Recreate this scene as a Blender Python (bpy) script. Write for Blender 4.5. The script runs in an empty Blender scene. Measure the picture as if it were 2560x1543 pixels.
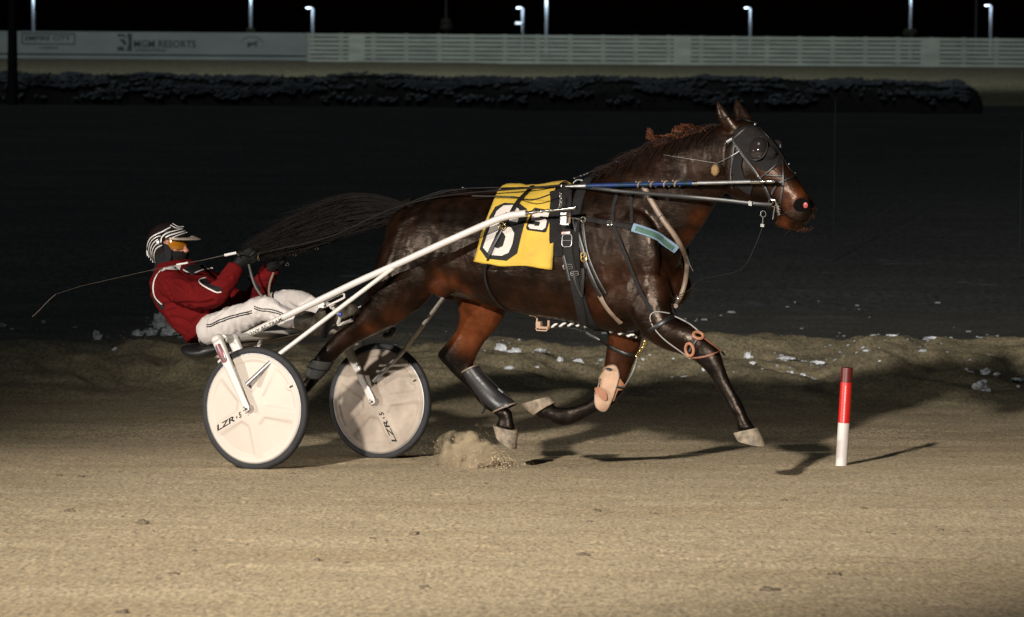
import bpy, bmesh, math, random
import numpy as np
from mathutils import Vector, Matrix, noise
from mathutils.bvhtree import BVHTree
from mathutils.geometry import tessellate_polygon

random.seed(7)
rng = np.random.RandomState(7)
V = Vector
scene = bpy.context.scene
COL = scene.collection
RAD = math.radians

# ---------------------------------------------------------------- camera
F_PX, CX, CY = 9118.0, 1280.0, 771.5
CAM = V((0.0, -20.0, 2.5))
PITCH, ROLL = math.atan((CY - 42.0) / F_PX), RAD(0.42)
fwd = V((0, math.cos(PITCH), -math.sin(PITCH)))
up0 = V((0, math.sin(PITCH), math.cos(PITCH)))
rt0 = V((1, 0, 0))
rt = rt0 * math.cos(ROLL) + up0 * math.sin(ROLL)
up = up0 * math.cos(ROLL) - rt0 * math.sin(ROLL)
cam = bpy.data.cameras.new('camera')
cam.lens = F_PX / 2560.0 * 36.0
cam.sensor_width = 36.0
cam.sensor_fit = 'HORIZONTAL'
cam.clip_start, cam.clip_end = 0.5, 2000.0
cam.dof.use_dof = True
cam.dof.focus_distance = 19.6
cam.dof.aperture_fstop = 6.5
cam_o = bpy.data.objects.new('camera', cam)
COL.objects.link(cam_o)
m3 = Matrix((rt, up, -fwd)).transposed()
cam_o.matrix_world = Matrix.Translation(CAM) @ m3.to_4x4()
scene.camera = cam_o

# ---------------------------------------------------------------- night sky, stadium light, flashes
world = bpy.data.worlds.new('World')
scene.world = world
world.use_nodes = True
wn = world.node_tree
sky = wn.nodes.new('ShaderNodeTexSky')
sky.sky_type = 'NISHITA'
sky.sun_disc = False
sky.sun_elevation = RAD(1.0)
sky.sun_rotation = RAD(200)
wn.links.new(sky.outputs[0], wn.nodes['Background'].inputs[0])
wn.nodes['Background'].inputs[1].default_value = 0.0016

def look_at(o, loc, target):
    o.location = loc
    o.rotation_euler = (V(target) - V(loc)).to_track_quat('-Z', 'Y').to_euler()

sun = bpy.data.lights.new('track_floodlight', 'SUN')
sun.energy = 0.25
sun.angle = RAD(20)
sun.color = (0.86, 0.95, 1.0)
so = bpy.data.objects.new('track_floodlight', sun)
COL.objects.link(so)
look_at(so, (-6, -14, 24), (0, 0, 0))

def spot(name, loc, target, watts, deg, blend, radius, color=(1.0, 0.93, 0.84)):
    l = bpy.data.lights.new(name, 'SPOT')
    l.energy = watts
    l.spot_size = RAD(deg)
    l.spot_blend = blend
    l.shadow_soft_size = radius
    l.color = color
    o = bpy.data.objects.new(name, l)
    COL.objects.link(o)
    look_at(o, loc, target)
    return o
# the photographer's two strobes, on stands left of the camera
spot('strobe_flash', (-17.4, -7.9, 3.2), (-0.2, -0.8, 0.5), 13500, 36, 1.0, 0.10)
spot('strobe_flash', (-5.2, -21.6, 7.0), (1.5, 1.2, 0.4), 60000, 28, 1.0, 0.26)
# unseen floodlight, added above the far straight to brighten fence and track
spot('unseen_floodlight', (0.0, 118.0, 26.0), (0.0, 158.0, 0.0), 16500, 140, 0.6, 0.6, (0.92, 1.0, 0.96))

scene.view_settings.view_transform = 'Standard'
scene.view_settings.look = 'None'
scene.view_settings.exposure = 0.0
scene.view_settings.gamma = 1.0
scene.cycles.max_bounces = 6
scene.cycles.volume_step_rate = 1.0

# ---------------------------------------------------------------- picture pixel -> place
def ray(px, py):
    return (fwd + rt * ((px - CX) / F_PX) - up * ((py - CY) / F_PX)).normalized()
TH = RAD(30)
XD, YD, ZD = V((math.cos(TH), -math.sin(TH), 0)), V((math.sin(TH), math.cos(TH), 0)), V((0, 0, 1))
R0 = V((-1.029, 0.593, 0.0))
def R(x, y, z):
    return R0 + XD * x + YD * y + ZD * z
def P(px, py, yr=0.0):                      # point on the upright plane yr metres across the horse's axis
    d = ray(px, py)
    t = ((R0 + YD * yr) - CAM).dot(YD) / d.dot(YD)
    return CAM + d * t
def PY(px, py, Y):                          # point on the upright plane at world depth Y
    d = ray(px, py)
    return CAM + d * ((Y - CAM.y) / d.y)
def smooth01(t):
    t = max(0.0, min(1.0, t))
    return t * t * (3 - 2 * t)
def zprof(Y, x=1.0):
    if Y < 3.0:
        z = -0.066 * Y if Y > -9 else 0.594
    else:
        z = -0.198 - 0.02 * (1 - math.exp(-(Y - 3.0)))
    if Y > 4:
        z += (0.025 + 0.14 * smooth01((x + 1.6) / 2.2)) * math.exp(-((Y - 8.3) / 1.25) ** 2) - 0.08 * smooth01((Y - 9.2) / 3) * smooth01((x + 1.6) / 2.2)
    if Y > 98:
        z += 0.45 * smooth01((Y - 98) / 62)
    return z
def fbm(x, y, z=0.0, o=4):
    return noise.fractal(V((x, y, z)), 1.0, 2.0, o, noise_basis='PERLIN_ORIGINAL')
def gnoise(x, Y):
    n = 0.007 * fbm(x * 0.55, Y * 1.6, 1.3, 3)
    if -8 < Y < 14:
        n += 0.0028 * fbm(x * 6.0, Y * 9.0, 4.1, 3)
    if Y > 5:
        k = 0.6 * math.exp(-((Y - 8.3) / 1.9) ** 2)
        n += k * (0.30 * fbm(x * 0.9, Y * 0.7, 7.7, 4) + 0.11 * fbm(x * 2.6, Y * 2.6, 2.2, 4))
        if Y > 11:
            n += 0.02 * fbm(x * 0.5, Y * 1.2, 5.0, 4)
    return n
def gz(x, Y):
    return zprof(Y, x) + gnoise(x, Y)
def G(px, py):                              # point on the ground seen at a pixel
    d = ray(px, py)
    t, dt = 12.0, 0.05
    while t < 400:
        p = CAM + d * t
        if p.z < zprof(p.y, p.x):
            break
        t += dt
    p = CAM + d * t
    return V((p.x, p.y, gz(p.x, p.y)))

# ---------------------------------------------------------------- materials
def mat(name, col, rough=0.6, metal=0.0, spec=0.5, var=0.0, vscale=(8, 8, 8), bump=0.0, bscale=60.0, bdist=0.004,
        attr=None, emit=None, estr=0.0, col2=None, sheen=0.0, coat=0.0, coords='Object', alpha=None, trans=0.0, rvar=0.0, stint=None, bstretch=None):
    m = bpy.data.materials.new(name)
    m.use_nodes = True
    nt = m.node_tree
    b = nt.nodes['Principled BSDF']
    c = (*col, 1.0)
    b.inputs['Base Color'].default_value = c
    b.inputs['Roughness'].default_value = rough
    b.inputs['Metallic'].default_value = metal
    b.inputs['Specular IOR Level'].default_value = spec
    if stint: b.inputs['Specular Tint'].default_value = (*stint, 1)
    b.inputs['Sheen Weight'].default_value = sheen
    b.inputs['Coat Weight'].default_value = coat
    b.inputs['Transmission Weight'].default_value = trans
    if emit:
        b.inputs['Emission Color'].default_value = (*emit, 1)
        b.inputs['Emission Strength'].default_value = estr
    tc = nt.nodes.new('ShaderNodeTexCoord')
    base = None
    if attr:
        a = nt.nodes.new('ShaderNodeAttribute')
        a.attribute_name = attr
        base = a.outputs['Color']
    if var > 0 or col2:
        mp = nt.nodes.new('ShaderNodeMapping')
        mp.inputs['Scale'].default_value = vscale
        nt.links.new(tc.outputs[coords], mp.inputs[0])
        n = nt.nodes.new('ShaderNodeTexNoise')
        n.inputs['Scale'].default_value = 1.0
        n.inputs['Detail'].default_value = 6.0
        n.inputs['Roughness'].default_value = 0.62
        nt.links.new(mp.outputs[0], n.inputs['Vector'])
        if col2:
            rp = nt.nodes.new('ShaderNodeValToRGB')
            rp.color_ramp.elements[0].position, rp.color_ramp.elements[1].position = 0.38, 0.64
            rp.color_ramp.elements[0].color, rp.color_ramp.elements[1].color = c, (*col2, 1)
            nt.links.new(n.outputs['Fac'], rp.inputs[0])
            base = rp.outputs[0]
        else:
            mr = nt.nodes.new('ShaderNodeMapRange')
            mr.inputs['From Min'].default_value, mr.inputs['From Max'].default_value = 0.3, 0.7
            mr.inputs['To Min'].default_value, mr.inputs['To Max'].default_value = 1 - var, 1 + var
            nt.links.new(n.outputs['Fac'], mr.inputs['Value'])
            mx = nt.nodes.new('ShaderNodeVectorMath')
            mx.operation = 'SCALE'
            if base is not None:
                nt.links.new(base, mx.inputs[0])
            else:
                mx.inputs[0].default_value = col
            nt.links.new(mr.outputs[0], mx.inputs['Scale'])
            base = mx.outputs[0]
        if rvar:
            mr2 = nt.nodes.new('ShaderNodeMapRange')
            mr2.inputs['From Min'].default_value, mr2.inputs['From Max'].default_value = 0.3, 0.7
            mr2.inputs['To Min'].default_value, mr2.inputs['To Max'].default_value = rough - rvar, rough + rvar
            nt.links.new(n.outputs['Fac'], mr2.inputs['Value'])
            nt.links.new(mr2.outputs[0], b.inputs['Roughness'])
    if base is not None:
        nt.links.new(base, b.inputs['Base Color'])
    if bump > 0:
        bn = nt.nodes.new('ShaderNodeTexNoise')
        bn.inputs['Scale'].default_value = bscale
        bn.inputs['Detail'].default_value = 4.0
        if bstretch:
            bm_ = nt.nodes.new('ShaderNodeMapping')
            bm_.inputs['Scale'].default_value = bstretch
            bm_.inputs['Rotation'].default_value = (0, RAD(28), 0)
            nt.links.new(tc.outputs[coords], bm_.inputs[0])
            nt.links.new(bm_.outputs[0], bn.inputs['Vector'])
        else:
            nt.links.new(tc.outputs[coords], bn.inputs['Vector'])
        bp = nt.nodes.new('ShaderNodeBump')
        bp.inputs['Strength'].default_value = bump
        bp.inputs['Distance'].default_value = bdist
        nt.links.new(bn.outputs['Fac'], bp.inputs['Height'])
        nt.links.new(bp.outputs[0], b.inputs['Normal'])
    return m

M = {}
M['white_metal'] = mat('white_paint', (0.315, 0.293, 0.27), 0.30, var=0.06, vscale=(9, 9, 9), coat=0.2)
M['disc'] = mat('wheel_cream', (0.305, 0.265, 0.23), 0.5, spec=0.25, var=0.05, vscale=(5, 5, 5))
M['disc_far'] = mat('wheel_cream_dirt_shade', (0.235, 0.195, 0.16), 0.55, spec=0.2, col2=(0.135, 0.108, 0.086), vscale=(4, 4, 4))  # far disc: shade painted in as a darker cream, plus brown dirt mottling
M['rubber'] = mat('tyre_rubber', (0.012, 0.012, 0.013), 0.7, spec=0.2, var=0.3, vscale=(12, 12, 12), bump=0.3, bscale=200)
M['chrome'] = mat('bright_metal', (0.50, 0.49, 0.48), 0.22, metal=1.0, var=0.15, vscale=(30, 30, 30))
M['brass'] = mat('brass', (0.60, 0.42, 0.15), 0.28, metal=1.0)
M['alu'] = mat('brushed_aluminium', (0.24, 0.24, 0.245), 0.40, metal=0.8, var=0.15, vscale=(20, 20, 20))
M['black_plastic'] = mat('black_plastic', (0.0055, 0.0055, 0.006), 0.42, spec=0.25, var=0.2)
M['leather'] = mat('black_leather', (0.0045, 0.0042, 0.0042), 0.40, spec=0.28, var=0.35, vscale=(25, 25, 25), bump=0.35, bscale=260, bdist=0.001)
M['webbing'] = mat('black_webbing', (0.0065, 0.006, 0.006), 0.75, spec=0.12, var=0.3, vscale=(40, 40, 40), bump=0.6, bscale=500, bdist=0.001)
M['pad'] = mat('dark_pad', (0.0075, 0.007, 0.007), 0.9, spec=0.08, var=0.3, vscale=(20, 20, 20), bump=0.5, bscale=300, bdist=0.002)
M['tan_strap'] = mat('worn_tan_strap', (0.105, 0.074, 0.052), 0.55, var=0.35, vscale=(14, 14, 14), bump=0.4, bscale=120)
M['tan_pad'] = mat('tan_leather', (0.225, 0.14, 0.09), 0.7, var=0.22, vscale=(16, 16, 16), bump=0.4, bscale=150)
M['orange_leather'] = mat('orange_leather', (0.17, 0.068, 0.032), 0.6, var=0.2, vscale=(16, 16, 16))
M['yellow'] = mat('yellow_cloth', (0.27, 0.175, 0.0125), 0.8, var=0.16, vscale=(7, 7, 7), bump=0.25, bscale=30, bdist=0.004)
M['num_black'] = mat('number_black', (0.007, 0.0065, 0.0065), 0.8, spec=0.15, var=0.2)
M['num_white'] = mat('number_white', (0.28, 0.255, 0.235), 0.7, var=0.08)
M['jacket'] = mat('red_jacket', (0.058, 0.0030, 0.0034), 0.9, spec=0.04, var=0.18, vscale=(9, 9, 9), bump=0.35, bscale=22, bdist=0.012)
M['jacket_black'] = mat('black_fabric', (0.0055, 0.0055, 0.006), 0.8, spec=0.12, var=0.2)
M['white_fabric'] = mat('white_fabric', (0.29, 0.265, 0.25), 0.9, var=0.06, bump=0.4, bscale=18, bdist=0.014)
M['piping'] = mat('white_piping', (0.34, 0.32, 0.30), 0.7)
M['skin'] = mat('skin', (0.22, 0.085, 0.05), 0.45, var=0.08, vscale=(30, 30, 30))
M['glove'] = mat('black_glove', (0.0022, 0.0022, 0.0022), 0.7, spec=0.15, var=0.3)
M['helmet'] = mat('helmet_black', (0.008, 0.005, 0.005), 0.2, spec=0.3, coat=0.2)
M['helmet_stripe'] = mat('helmet_stripe', (0.34, 0.33, 0.32), 0.25, coat=0.3)
M['visor'] = mat('visor_cream', (0.28, 0.23, 0.185), 0.35)
M['goggle'] = mat('amber_lens', (0.17, 0.062, 0.004), 0.08, coat=0.6)
M['boot'] = mat('muddy_boot', (0.009, 0.007, 0.005), 0.6, spec=0.2, col2=(0.035, 0.027, 0.017), vscale=(14, 14, 14), bump=0.4, bscale=80)
M['coat'] = mat('bay_coat', (0.05, 0.02, 0.01), 0.36, attr='coat', var=0.35, vscale=(12, 12, 12), bump=0.42, bscale=110, bdist=0.004, bstretch=(0.22, 1, 0.6), spec=0.13, rvar=0.10, stint=(1.0, .80, .66))
M['hair'] = mat('dark_hair', (0.0024, 0.0017, 0.0013), 0.7, var=0.5, vscale=(14, 14, 14), spec=0.06)
M['mane_dark'] = mat('mane_dark_hair', (0.0055, 0.0024, 0.0014), 0.7, var=0.6, vscale=(9, 9, 9), spec=0.06)
M['mane'] = mat('mane_hair', (0.034, 0.012, 0.0055), 0.7, var=0.6, vscale=(9, 9, 9), spec=0.06)
M['hoof'] = mat('pale_hoof', (0.15, 0.118, 0.08), 0.75, col2=(0.05, 0.038, 0.026), vscale=(22, 22, 22), bump=0.5, bscale=70)
M['boot_black'] = mat('shiny_black_boot', (0.010, 0.0095, 0.010), 0.36, spec=0.35, var=0.3, vscale=(12, 12, 12), bump=0.3, bscale=60)
M['grey_boot'] = mat('grey_hock_boot', (0.020, 0.020, 0.019), 0.8, spec=0.1, var=0.3)
M['blue_tape'] = mat('blue_tape', (0.004, 0.013, 0.07), 0.4, spec=.25, col2=(0.003, 0.014, 0.012), vscale=(26, 26, 26))
M['blue_pad'] = mat('pale_blue_fleece', (0.085, 0.13, 0.18), 0.9, var=0.15, bump=0.5, bscale=300)
M['green_pad'] = mat('green_pad', (0.022, 0.055, 0.040), 0.85, var=0.3, vscale=(30, 30, 30))
M['fuzzy'] = mat('tan_fuzzy', (0.14, 0.085, 0.033), 0.95, var=0.3, vscale=(60, 60, 60), bump=0.8, bscale=300)
M['nostril'] = mat('nostril_pink', (0.20, 0.035, 0.038), 0.5)
M['grey_edge'] = mat('grey_edging', (0.13, 0.125, 0.115), 0.6)
M['dark_hole'] = mat('dark_hollow', (0.002, 0.0016, 0.0015), 0.9, spec=0.02)
M['eye_cup'] = mat('dark_eye_cup', (0.010, 0.008, 0.008), 0.06, coat=1.0)
M['red'] = mat('red_reflective', (0.30, 0.006, 0.005), 0.4, var=0.06)
M['shaded_red'] = mat('red_in_shadow', (0.06, 0.004, 0.004), 0.4, var=0.1)  # the post's red with a cast shadow painted in
M['post_white'] = mat('post_white', (0.34, 0.31, 0.295), 0.5, var=0.06)
M['snow'] = mat('dirty_snow', (0.40, 0.42, 0.44), 0.9, spec=0.1, var=0.4, vscale=(9, 9, 9), bump=0.7, bscale=30, bdist=0.02)
M['clod'] = mat('dirt_clod', (0.095, 0.072, 0.045), 0.95, var=0.4, vscale=(25, 25, 25), bump=0.6, bscale=70)
M['sand_grain'] = mat('sand_grain', (0.36, 0.27, 0.17), 0.9, var=0.3, vscale=(30, 30, 30))
M['fence'] = mat('fence_white', (0.55, 0.60, 0.55), 0.6, var=0.22, vscale=(0.6, 0.6, 3))
M['board'] = mat('board_white', (0.33, 0.38, 0.385), 0.6, var=0.16, vscale=(0.3, 0.3, 1))
M['board_ink'] = mat('board_ink', (0.075, 0.085, 0.10), 0.6)
M['pole'] = mat('lamp_pole', (0.50, 0.56, 0.62), 0.5, var=0.1)
M['pole_dark'] = mat('dark_pole', (0.012, 0.012, 0.014), 0.7)
M['lamp'] = mat('lamp_glow', (0.8, 0.9, 1.0), 0.5, emit=(0.75, 0.88, 1.0), estr=1.6)
M['leaf'] = mat('hedge_leaf', (0.022, 0.026, 0.018), 0.7, var=0.5, vscale=(2, 2, 2))
M['shrub'] = mat('pale_shrub', (0.12, 0.12, 0.085), 0.8, var=0.4)

# ---------------------------------------------------------------- mesh helpers
class MB:
    """collects faces, built as one mesh object"""
    def __init__(s):
        s.v, s.f = [], []
    def add(s, vs, fs):
        o = len(s.v)
        s.v += [V(x) for x in vs]
        s.f += [tuple(i + o for i in f) for f in fs]
    def loft(s, rings, cap=True, closed=False):
        n = len(rings[0])
        o = len(s.v)
        for r in rings:
            s.v += [V(x) for x in r]
        m = len(rings)
        for i in range(m if closed else m - 1):
            a, b = o + i * n, o + ((i + 1) % m) * n
            for j in range(n):
                k = (j + 1) % n
                s.f.append((a + j, a + k, b + k, b + j))
        if cap and not closed:
            for r0, rev in ((o, True), (o + (m - 1) * n, False)):
                c = len(s.v)
                cen = sum((s.v[r0 + j] for j in range(n)), V((0, 0, 0))) / n
                s.v.append(cen)
                for j in range(n):
                    k = (j + 1) % n
                    s.f.append((r0 + k, r0 + j, c) if rev else (r0 + j, r0 + k, c))
        return s
    def tube(s, pts, r, seg=10, cap=True, closed=False, flat=None):
        pts = [V(p) for p in pts]
        n = len(pts)
        rr = r if isinstance(r, (list, tuple)) else [r] * n
        rings, nrm = [], None
        for i, p in enumerate(pts):
            if closed:
                t = pts[(i + 1) % n] - pts[i - 1]
            else:
                t = pts[min(i + 1, n - 1)] - pts[max(i - 1, 0)]
            t.normalize()
            if nrm is None:
                nrm = t.orthogonal().normalized() if flat is None else (flat - t * flat.dot(t)).normalized()
            else:
                nrm = (nrm - t * nrm.dot(t)).normalized()
            bi = t.cross(nrm)
            rings.append([p + (nrm * math.cos(a) + bi * math.sin(a)) * rr[i]
                          for a in (2 * math.pi * k / seg for k in range(seg))])
        return s.loft(rings, cap, closed)
    def box(s, c, ax, ay, az):
        c = V(c)
        vs = [c + ax * i + ay * j + az * k for i in (-1, 1) for j in (-1, 1) for k in (-1, 1)]
        s.add(vs, [(0, 1, 3, 2), (4, 6, 7, 5), (0, 4, 5, 1), (2, 3, 7, 6), (0, 2, 6, 4), (1, 5, 7, 3)])
        return s
    def ball(s, c, ax, ay, az, nu=16, nv=10):
        c = V(c)
        rings = []
        for i in range(1, nv):
            ph = math.pi * i / nv
            rings.append([c + az * math.cos(ph) + (ax * math.cos(a) + ay * math.sin(a)) * math.sin(ph)
                          for a in (2 * math.pi * k / nu for k in range(nu))])
        o = len(s.v)
        s.loft(rings, cap=False)
        t, b = len(s.v), len(s.v) + 1
        s.v += [c + az, c - az]
        for k in range(nu):
            s.f.append((o + (k + 1) % nu, o + k, t))
            q = o + (nv - 2) * nu
            s.f.append((q + k, q + (k + 1) % nu, b))
        return s
    def disc_ring(s, c, nrm, r, thick, seg=20, squash=None):   # a ring (torus) of tube radius thick
        nrm = V(nrm).normalized()
        a = nrm.orthogonal().normalized()
        b = nrm.cross(a)
        s.tube([V(c) + (a * math.cos(t) + b * math.sin(t)) * r for t in (2 * math.pi * k / seg for k in range(seg))],
               thick, 8, closed=True)
        return s

class Thing:
    def __init__(s, name, label, cat, base, rotz=None, group=None):
        o = bpy.data.objects.new(name, None)
        COL.objects.link(o)
        o.empty_display_size = 0.2
        s.mw = Matrix.Translation(V(base)) @ Matrix.Rotation(-TH if rotz is None else rotz, 4, 'Z')
        o.matrix_world = s.mw
        s.inv = s.mw.inverted()
        s.o = o
        o['label'], o['category'] = label, cat
        if group:
            o['group'] = group
    def part(s, name, mb, material, label=None, parent=None, sharp=40, stuff=False):
        me = mb if isinstance(mb, bpy.types.Mesh) else mesh_of(name, mb, sharp)
        me.name = name
        me.transform(s.inv)
        me.materials.clear()
        for mm in (material if isinstance(material, list) else [material]):
            me.materials.append(mm)
        o = bpy.data.objects.new(name, me)
        COL.objects.link(o)
        o.parent = parent or s.o
        if label:
            o['label'] = label
        if stuff:
            o['kind'] = 'stuff'
        return o

def mesh_of(name, mb, sharp=40):
    me = bpy.data.meshes.new(name)
    me.from_pydata([tuple(v) for v in mb.v], [], mb.f)
    me.validate()
    bm = bmesh.new()
    bm.from_mesh(me)
    bmesh.ops.recalc_face_normals(bm, faces=bm.faces)
    bm.to_mesh(me)
    bm.free()
    me.polygons.foreach_set('use_smooth', [True] * len(me.polygons))
    me.set_sharp_from_angle(angle=RAD(sharp))
    return me

def single(name, mb, material, label=None, cat=None, group=None, kind=None, base=None, sharp=40, rotz=0.0):
    me = mb if isinstance(mb, bpy.types.Mesh) else mesh_of(name, mb, sharp)
    me.name = name
    me.materials.clear()
    me.materials.append(material)
    o = bpy.data.objects.new(name, me)
    COL.objects.link(o)
    if base is not None:
        mw = Matrix.Translation(V(base)) @ Matrix.Rotation(rotz, 4, 'Z')
        me.transform(mw.inverted())
        o.matrix_world = mw
    if label: o['label'] = label
    if cat: o['category'] = cat
    if group: o['group'] = group
    if kind: o['kind'] = kind
    return o

def remesh(mb, voxel, smooth=6, factor=0.5):
    """union of closed lofts -> one continuous surface"""
    me = bpy.data.meshes.new('tmp')
    me.from_pydata([tuple(v) for v in mb.v], [], mb.f)
    bm = bmesh.new()
    bm.from_mesh(me)
    bmesh.ops.recalc_face_normals(bm, faces=bm.faces)
    bm.to_mesh(me)
    bm.free()
    o = bpy.data.objects.new('tmp', me)
    COL.objects.link(o)
    r = o.modifiers.new('r', 'REMESH')
    r.mode = 'VOXEL'
    r.voxel_size = voxel
    r.adaptivity = 0
    r.use_smooth_shade = True
    s = o.modifiers.new('s', 'SMOOTH')
    s.factor, s.iterations = factor, smooth
    dg = bpy.context.evaluated_depsgraph_get()
    out = bpy.data.meshes.new_from_object(o.evaluated_get(dg))
    bpy.data.objects.remove(o)
    bpy.data.meshes.remove(me)
    out.polygons.foreach_set('use_smooth', [True] * len(out.polygons))
    return out

def bvh_of(me):
    return BVHTree.FromPolygons([v.co.copy() for v in me.vertices], [tuple(p.vertices) for p in me.polygons])
def bvh_mb(mb):
    return BVHTree.FromPolygons(mb.v, mb.f)
def hit(px, py, bv, fallback=0.0, maxd=60):
    d = ray(px, py)
    h = bv.ray_cast(CAM, d, maxd)
    if h[0] is None:
        return P(px, py, fallback), -YD, False
    n = h[1]
    if n.dot(d) > 0:
        n = -n
    return h[0], n, True
def spline(pts, step):
    """Catmull-Rom through points of any dimension, about one sample per step"""
    a = [np.array(p, float) for p in pts]
    if len(a) == 2:
        n = max(2, int(np.linalg.norm(a[1] - a[0]) / step) + 1)
        return [a[0] + (a[1] - a[0]) * i / (n - 1) for i in range(n)]
    a = [2 * a[0] - a[1]] + a + [2 * a[-1] - a[-2]]
    out = []
    for i in range(1, len(a) - 2):
        n = max(1, int(np.linalg.norm(a[i + 1] - a[i]) / step))
        for k in range(n):
            t = k / n
            out.append(0.5 * (2 * a[i] + (a[i + 1] - a[i - 1]) * t + (2 * a[i - 1] - 5 * a[i] + 4 * a[i + 1] - a[i + 2]) * t * t
                              + (-a[i - 1] + 3 * a[i] - 3 * a[i + 1] + a[i + 2]) * t ** 3))
    out.append(a[-2])
    return out
def curve3(pts, step=0.02):
    return [V(p) for p in spline([tuple(p) for p in pts], step)]
def band(mb, pts, nrms, width, thick, closed=False):
    n = len(pts)
    rings = []
    for i in range(n):
        t = (pts[(i + 1) % n] - pts[i - 1]) if closed else (pts[min(i + 1, n - 1)] - pts[max(i - 1, 0)])
        t.normalize()
        nn = (nrms[i] - t * nrms[i].dot(t)).normalized()
        sd = t.cross(nn)
        w = width[i] if isinstance(width, (list, tuple)) else width
        c = pts[i]
        h = thick * 0.5
        e = min(h, w * 0.2)
        rings.append([c - sd * w / 2 - nn * h, c + sd * w / 2 - nn * h, c + sd * (w / 2) + nn * (h - e * .6), c + sd * (w / 2 - e) + nn * h,
                      c - sd * (w / 2 - e) + nn * h, c - sd * (w / 2) + nn * (h - e * .6)])
    mb.loft(rings, True, closed)
    return mb
def smooth_list(vs, it=2):
    for _ in range(it):
        vs = [vs[0]] + [(vs[i - 1] + vs[i] * 2 + vs[i + 1]) / 4 for i in range(1, len(vs) - 1)] + [vs[-1]]
    return vs
def strap(mb, path, width, thick, bv, off=0.004, fb=-0.25, step=9, it=2):
    """a strap lying on a surface along a path of pixels"""
    pp = spline(path, step)
    ps, ns = [], []
    for q in pp:
        c, n, ok = hit(q[0], q[1], bv, fb)
        if not ok and ps:
            n = ns[-1]
        ps.append(c + n * (off + thick / 2))
        ns.append(n)
    ps, ns = smooth_list(ps, it), [x.normalized() for x in smooth_list(ns, it + 1)]
    band(mb, ps, ns, width, thick)
    return ps, ns
def decal(mb, loops, bv, off=0.003, size=10.0, thick=0.0015, fb=-0.3):
    """a flat shape drawn in pixels, laid on a surface with a little thickness"""
    tri = tessellate_polygon([[V((x, y, 0)) for x, y in lp] for lp in loops])
    pts = [V((x, y, 0)) for lp in loops for x, y in lp]
    tris = [tuple(t) for t in tri]
    for _ in range(6):
        mx = max(max((pts[t[i]] - pts[t[i - 1]]).length for i in range(3)) for t in tris)
        if mx < size:
            break
        mid, new = {}, []
        def md(a, b):
            k = (min(a, b), max(a, b))
            if k not in mid:
                mid[k] = len(pts)
                pts.append((pts[a] + pts[b]) / 2)
            return mid[k]
        for a, b, c in tris:
            ab, bc, ca = md(a, b), md(b, c), md(c, a)
            new += [(a, ab, ca), (ab, b, bc), (ca, bc, c), (ab, bc, ca)]
        tris = new
    top = []
    for p in pts:
        c, n, ok = hit(p.x, p.y, bv, fb)
        top.append(c + n * off)
    n = len(pts)
    edges = {}
    for t in tris:
        for i in range(3):
            k = (t[i], t[(i + 1) % 3])
            if (k[1], k[0]) in edges: del edges[(k[1], k[0])]
            else: edges[k] = 1
    back = [p + ray(0 + 1280, 771) * thick for p in top]
    fs = tris + [tuple(reversed([i + n for i in t])) for t in tris] + [(b, a, a + n, b + n) for a, b in edges]
    mb.add(top + back, fs)
    return mb
def text_mesh(body, size=1.0, shear=0.0, res=3):
    cu = bpy.data.curves.new('t', 'FONT')
    cu.body, cu.size, cu.shear, cu.resolution_u, cu.offset = body, size, shear, res, 0.022
    o = bpy.data.objects.new('t', cu)
    COL.objects.link(o)
    dg = bpy.context.evaluated_depsgraph_get()
    me = bpy.data.meshes.new_from_object(o.evaluated_get(dg))
    vs = [v.co.copy() for v in me.vertices]
    fs = [tuple(p.vertices) for p in me.polygons]
    bpy.data.objects.remove(o)
    bpy.data.meshes.remove(me)
    return vs, fs
def text_on(mb, body, fn, size=1.0, shear=0.0, fit=None):
    """letters mapped through fn(u, v) where u runs 0..1 along the text and v is in letter heights"""
    vs, fs = text_mesh(body, 1.0, shear)
    x0, x1 = min(v.x for v in vs), max(v.x for v in vs)
    h = 0.72
    mb.add([fn((v.x - x0) / (x1 - x0), v.y / h) for v in vs], fs)
    return mb
# ---------------------------------------------------------------- the setting: ground sheets
def frange(a, b, s):
    n = max(1, round((b - a) / s))
    return [a + (b - a) * i / n for i in range(n)]
gx = frange(-320, -60, 40) + frange(-60, -12, 4) + frange(-12, -4.2, 0.4) + frange(-4.2, 4.2, 0.045) + frange(4.2, 12, 0.4) + frange(12, 60, 4) + frange(60, 320, 40) + [320]
def sheet(name, ys, material, label=None, dz=0.0, dents=None):
    mb = MB()
    n = len(gx)
    mb.v = [V((x, y, gz(x, y) + dz)) for y in ys for x in gx]
    for (dx, dy, dr, dd) in (dents or []):
        for j, y in enumerate(ys):
            if abs(y - dy) > 2.2 * dr: continue
            for i, x in enumerate(gx):
                if abs(x - dx) > 2.2 * dr: continue
                r = math.hypot((x - dx), (y - dy) * 1.2) / dr
                r *= 1 + .25 * fbm(x * 14, y * 14, dx, 2)
                mb.v[j * n + i].z += dd * (-math.exp(-(r / .75) ** 4) + .12 * math.exp(-((r - 1.25) / .35) ** 2))
    mb.f = [(j * n + i, j * n + i + 1, (j + 1) * n + i + 1, (j + 1) * n + i) for j in range(len(ys) - 1) for i in range(n - 1)]
    me = bpy.data.meshes.new(name)
    me.from_pydata([tuple(v) for v in mb.v], [], mb.f)
    me.polygons.foreach_set('use_smooth', [True] * len(me.polygons))
    return single(name, me, material, kind='structure')

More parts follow.
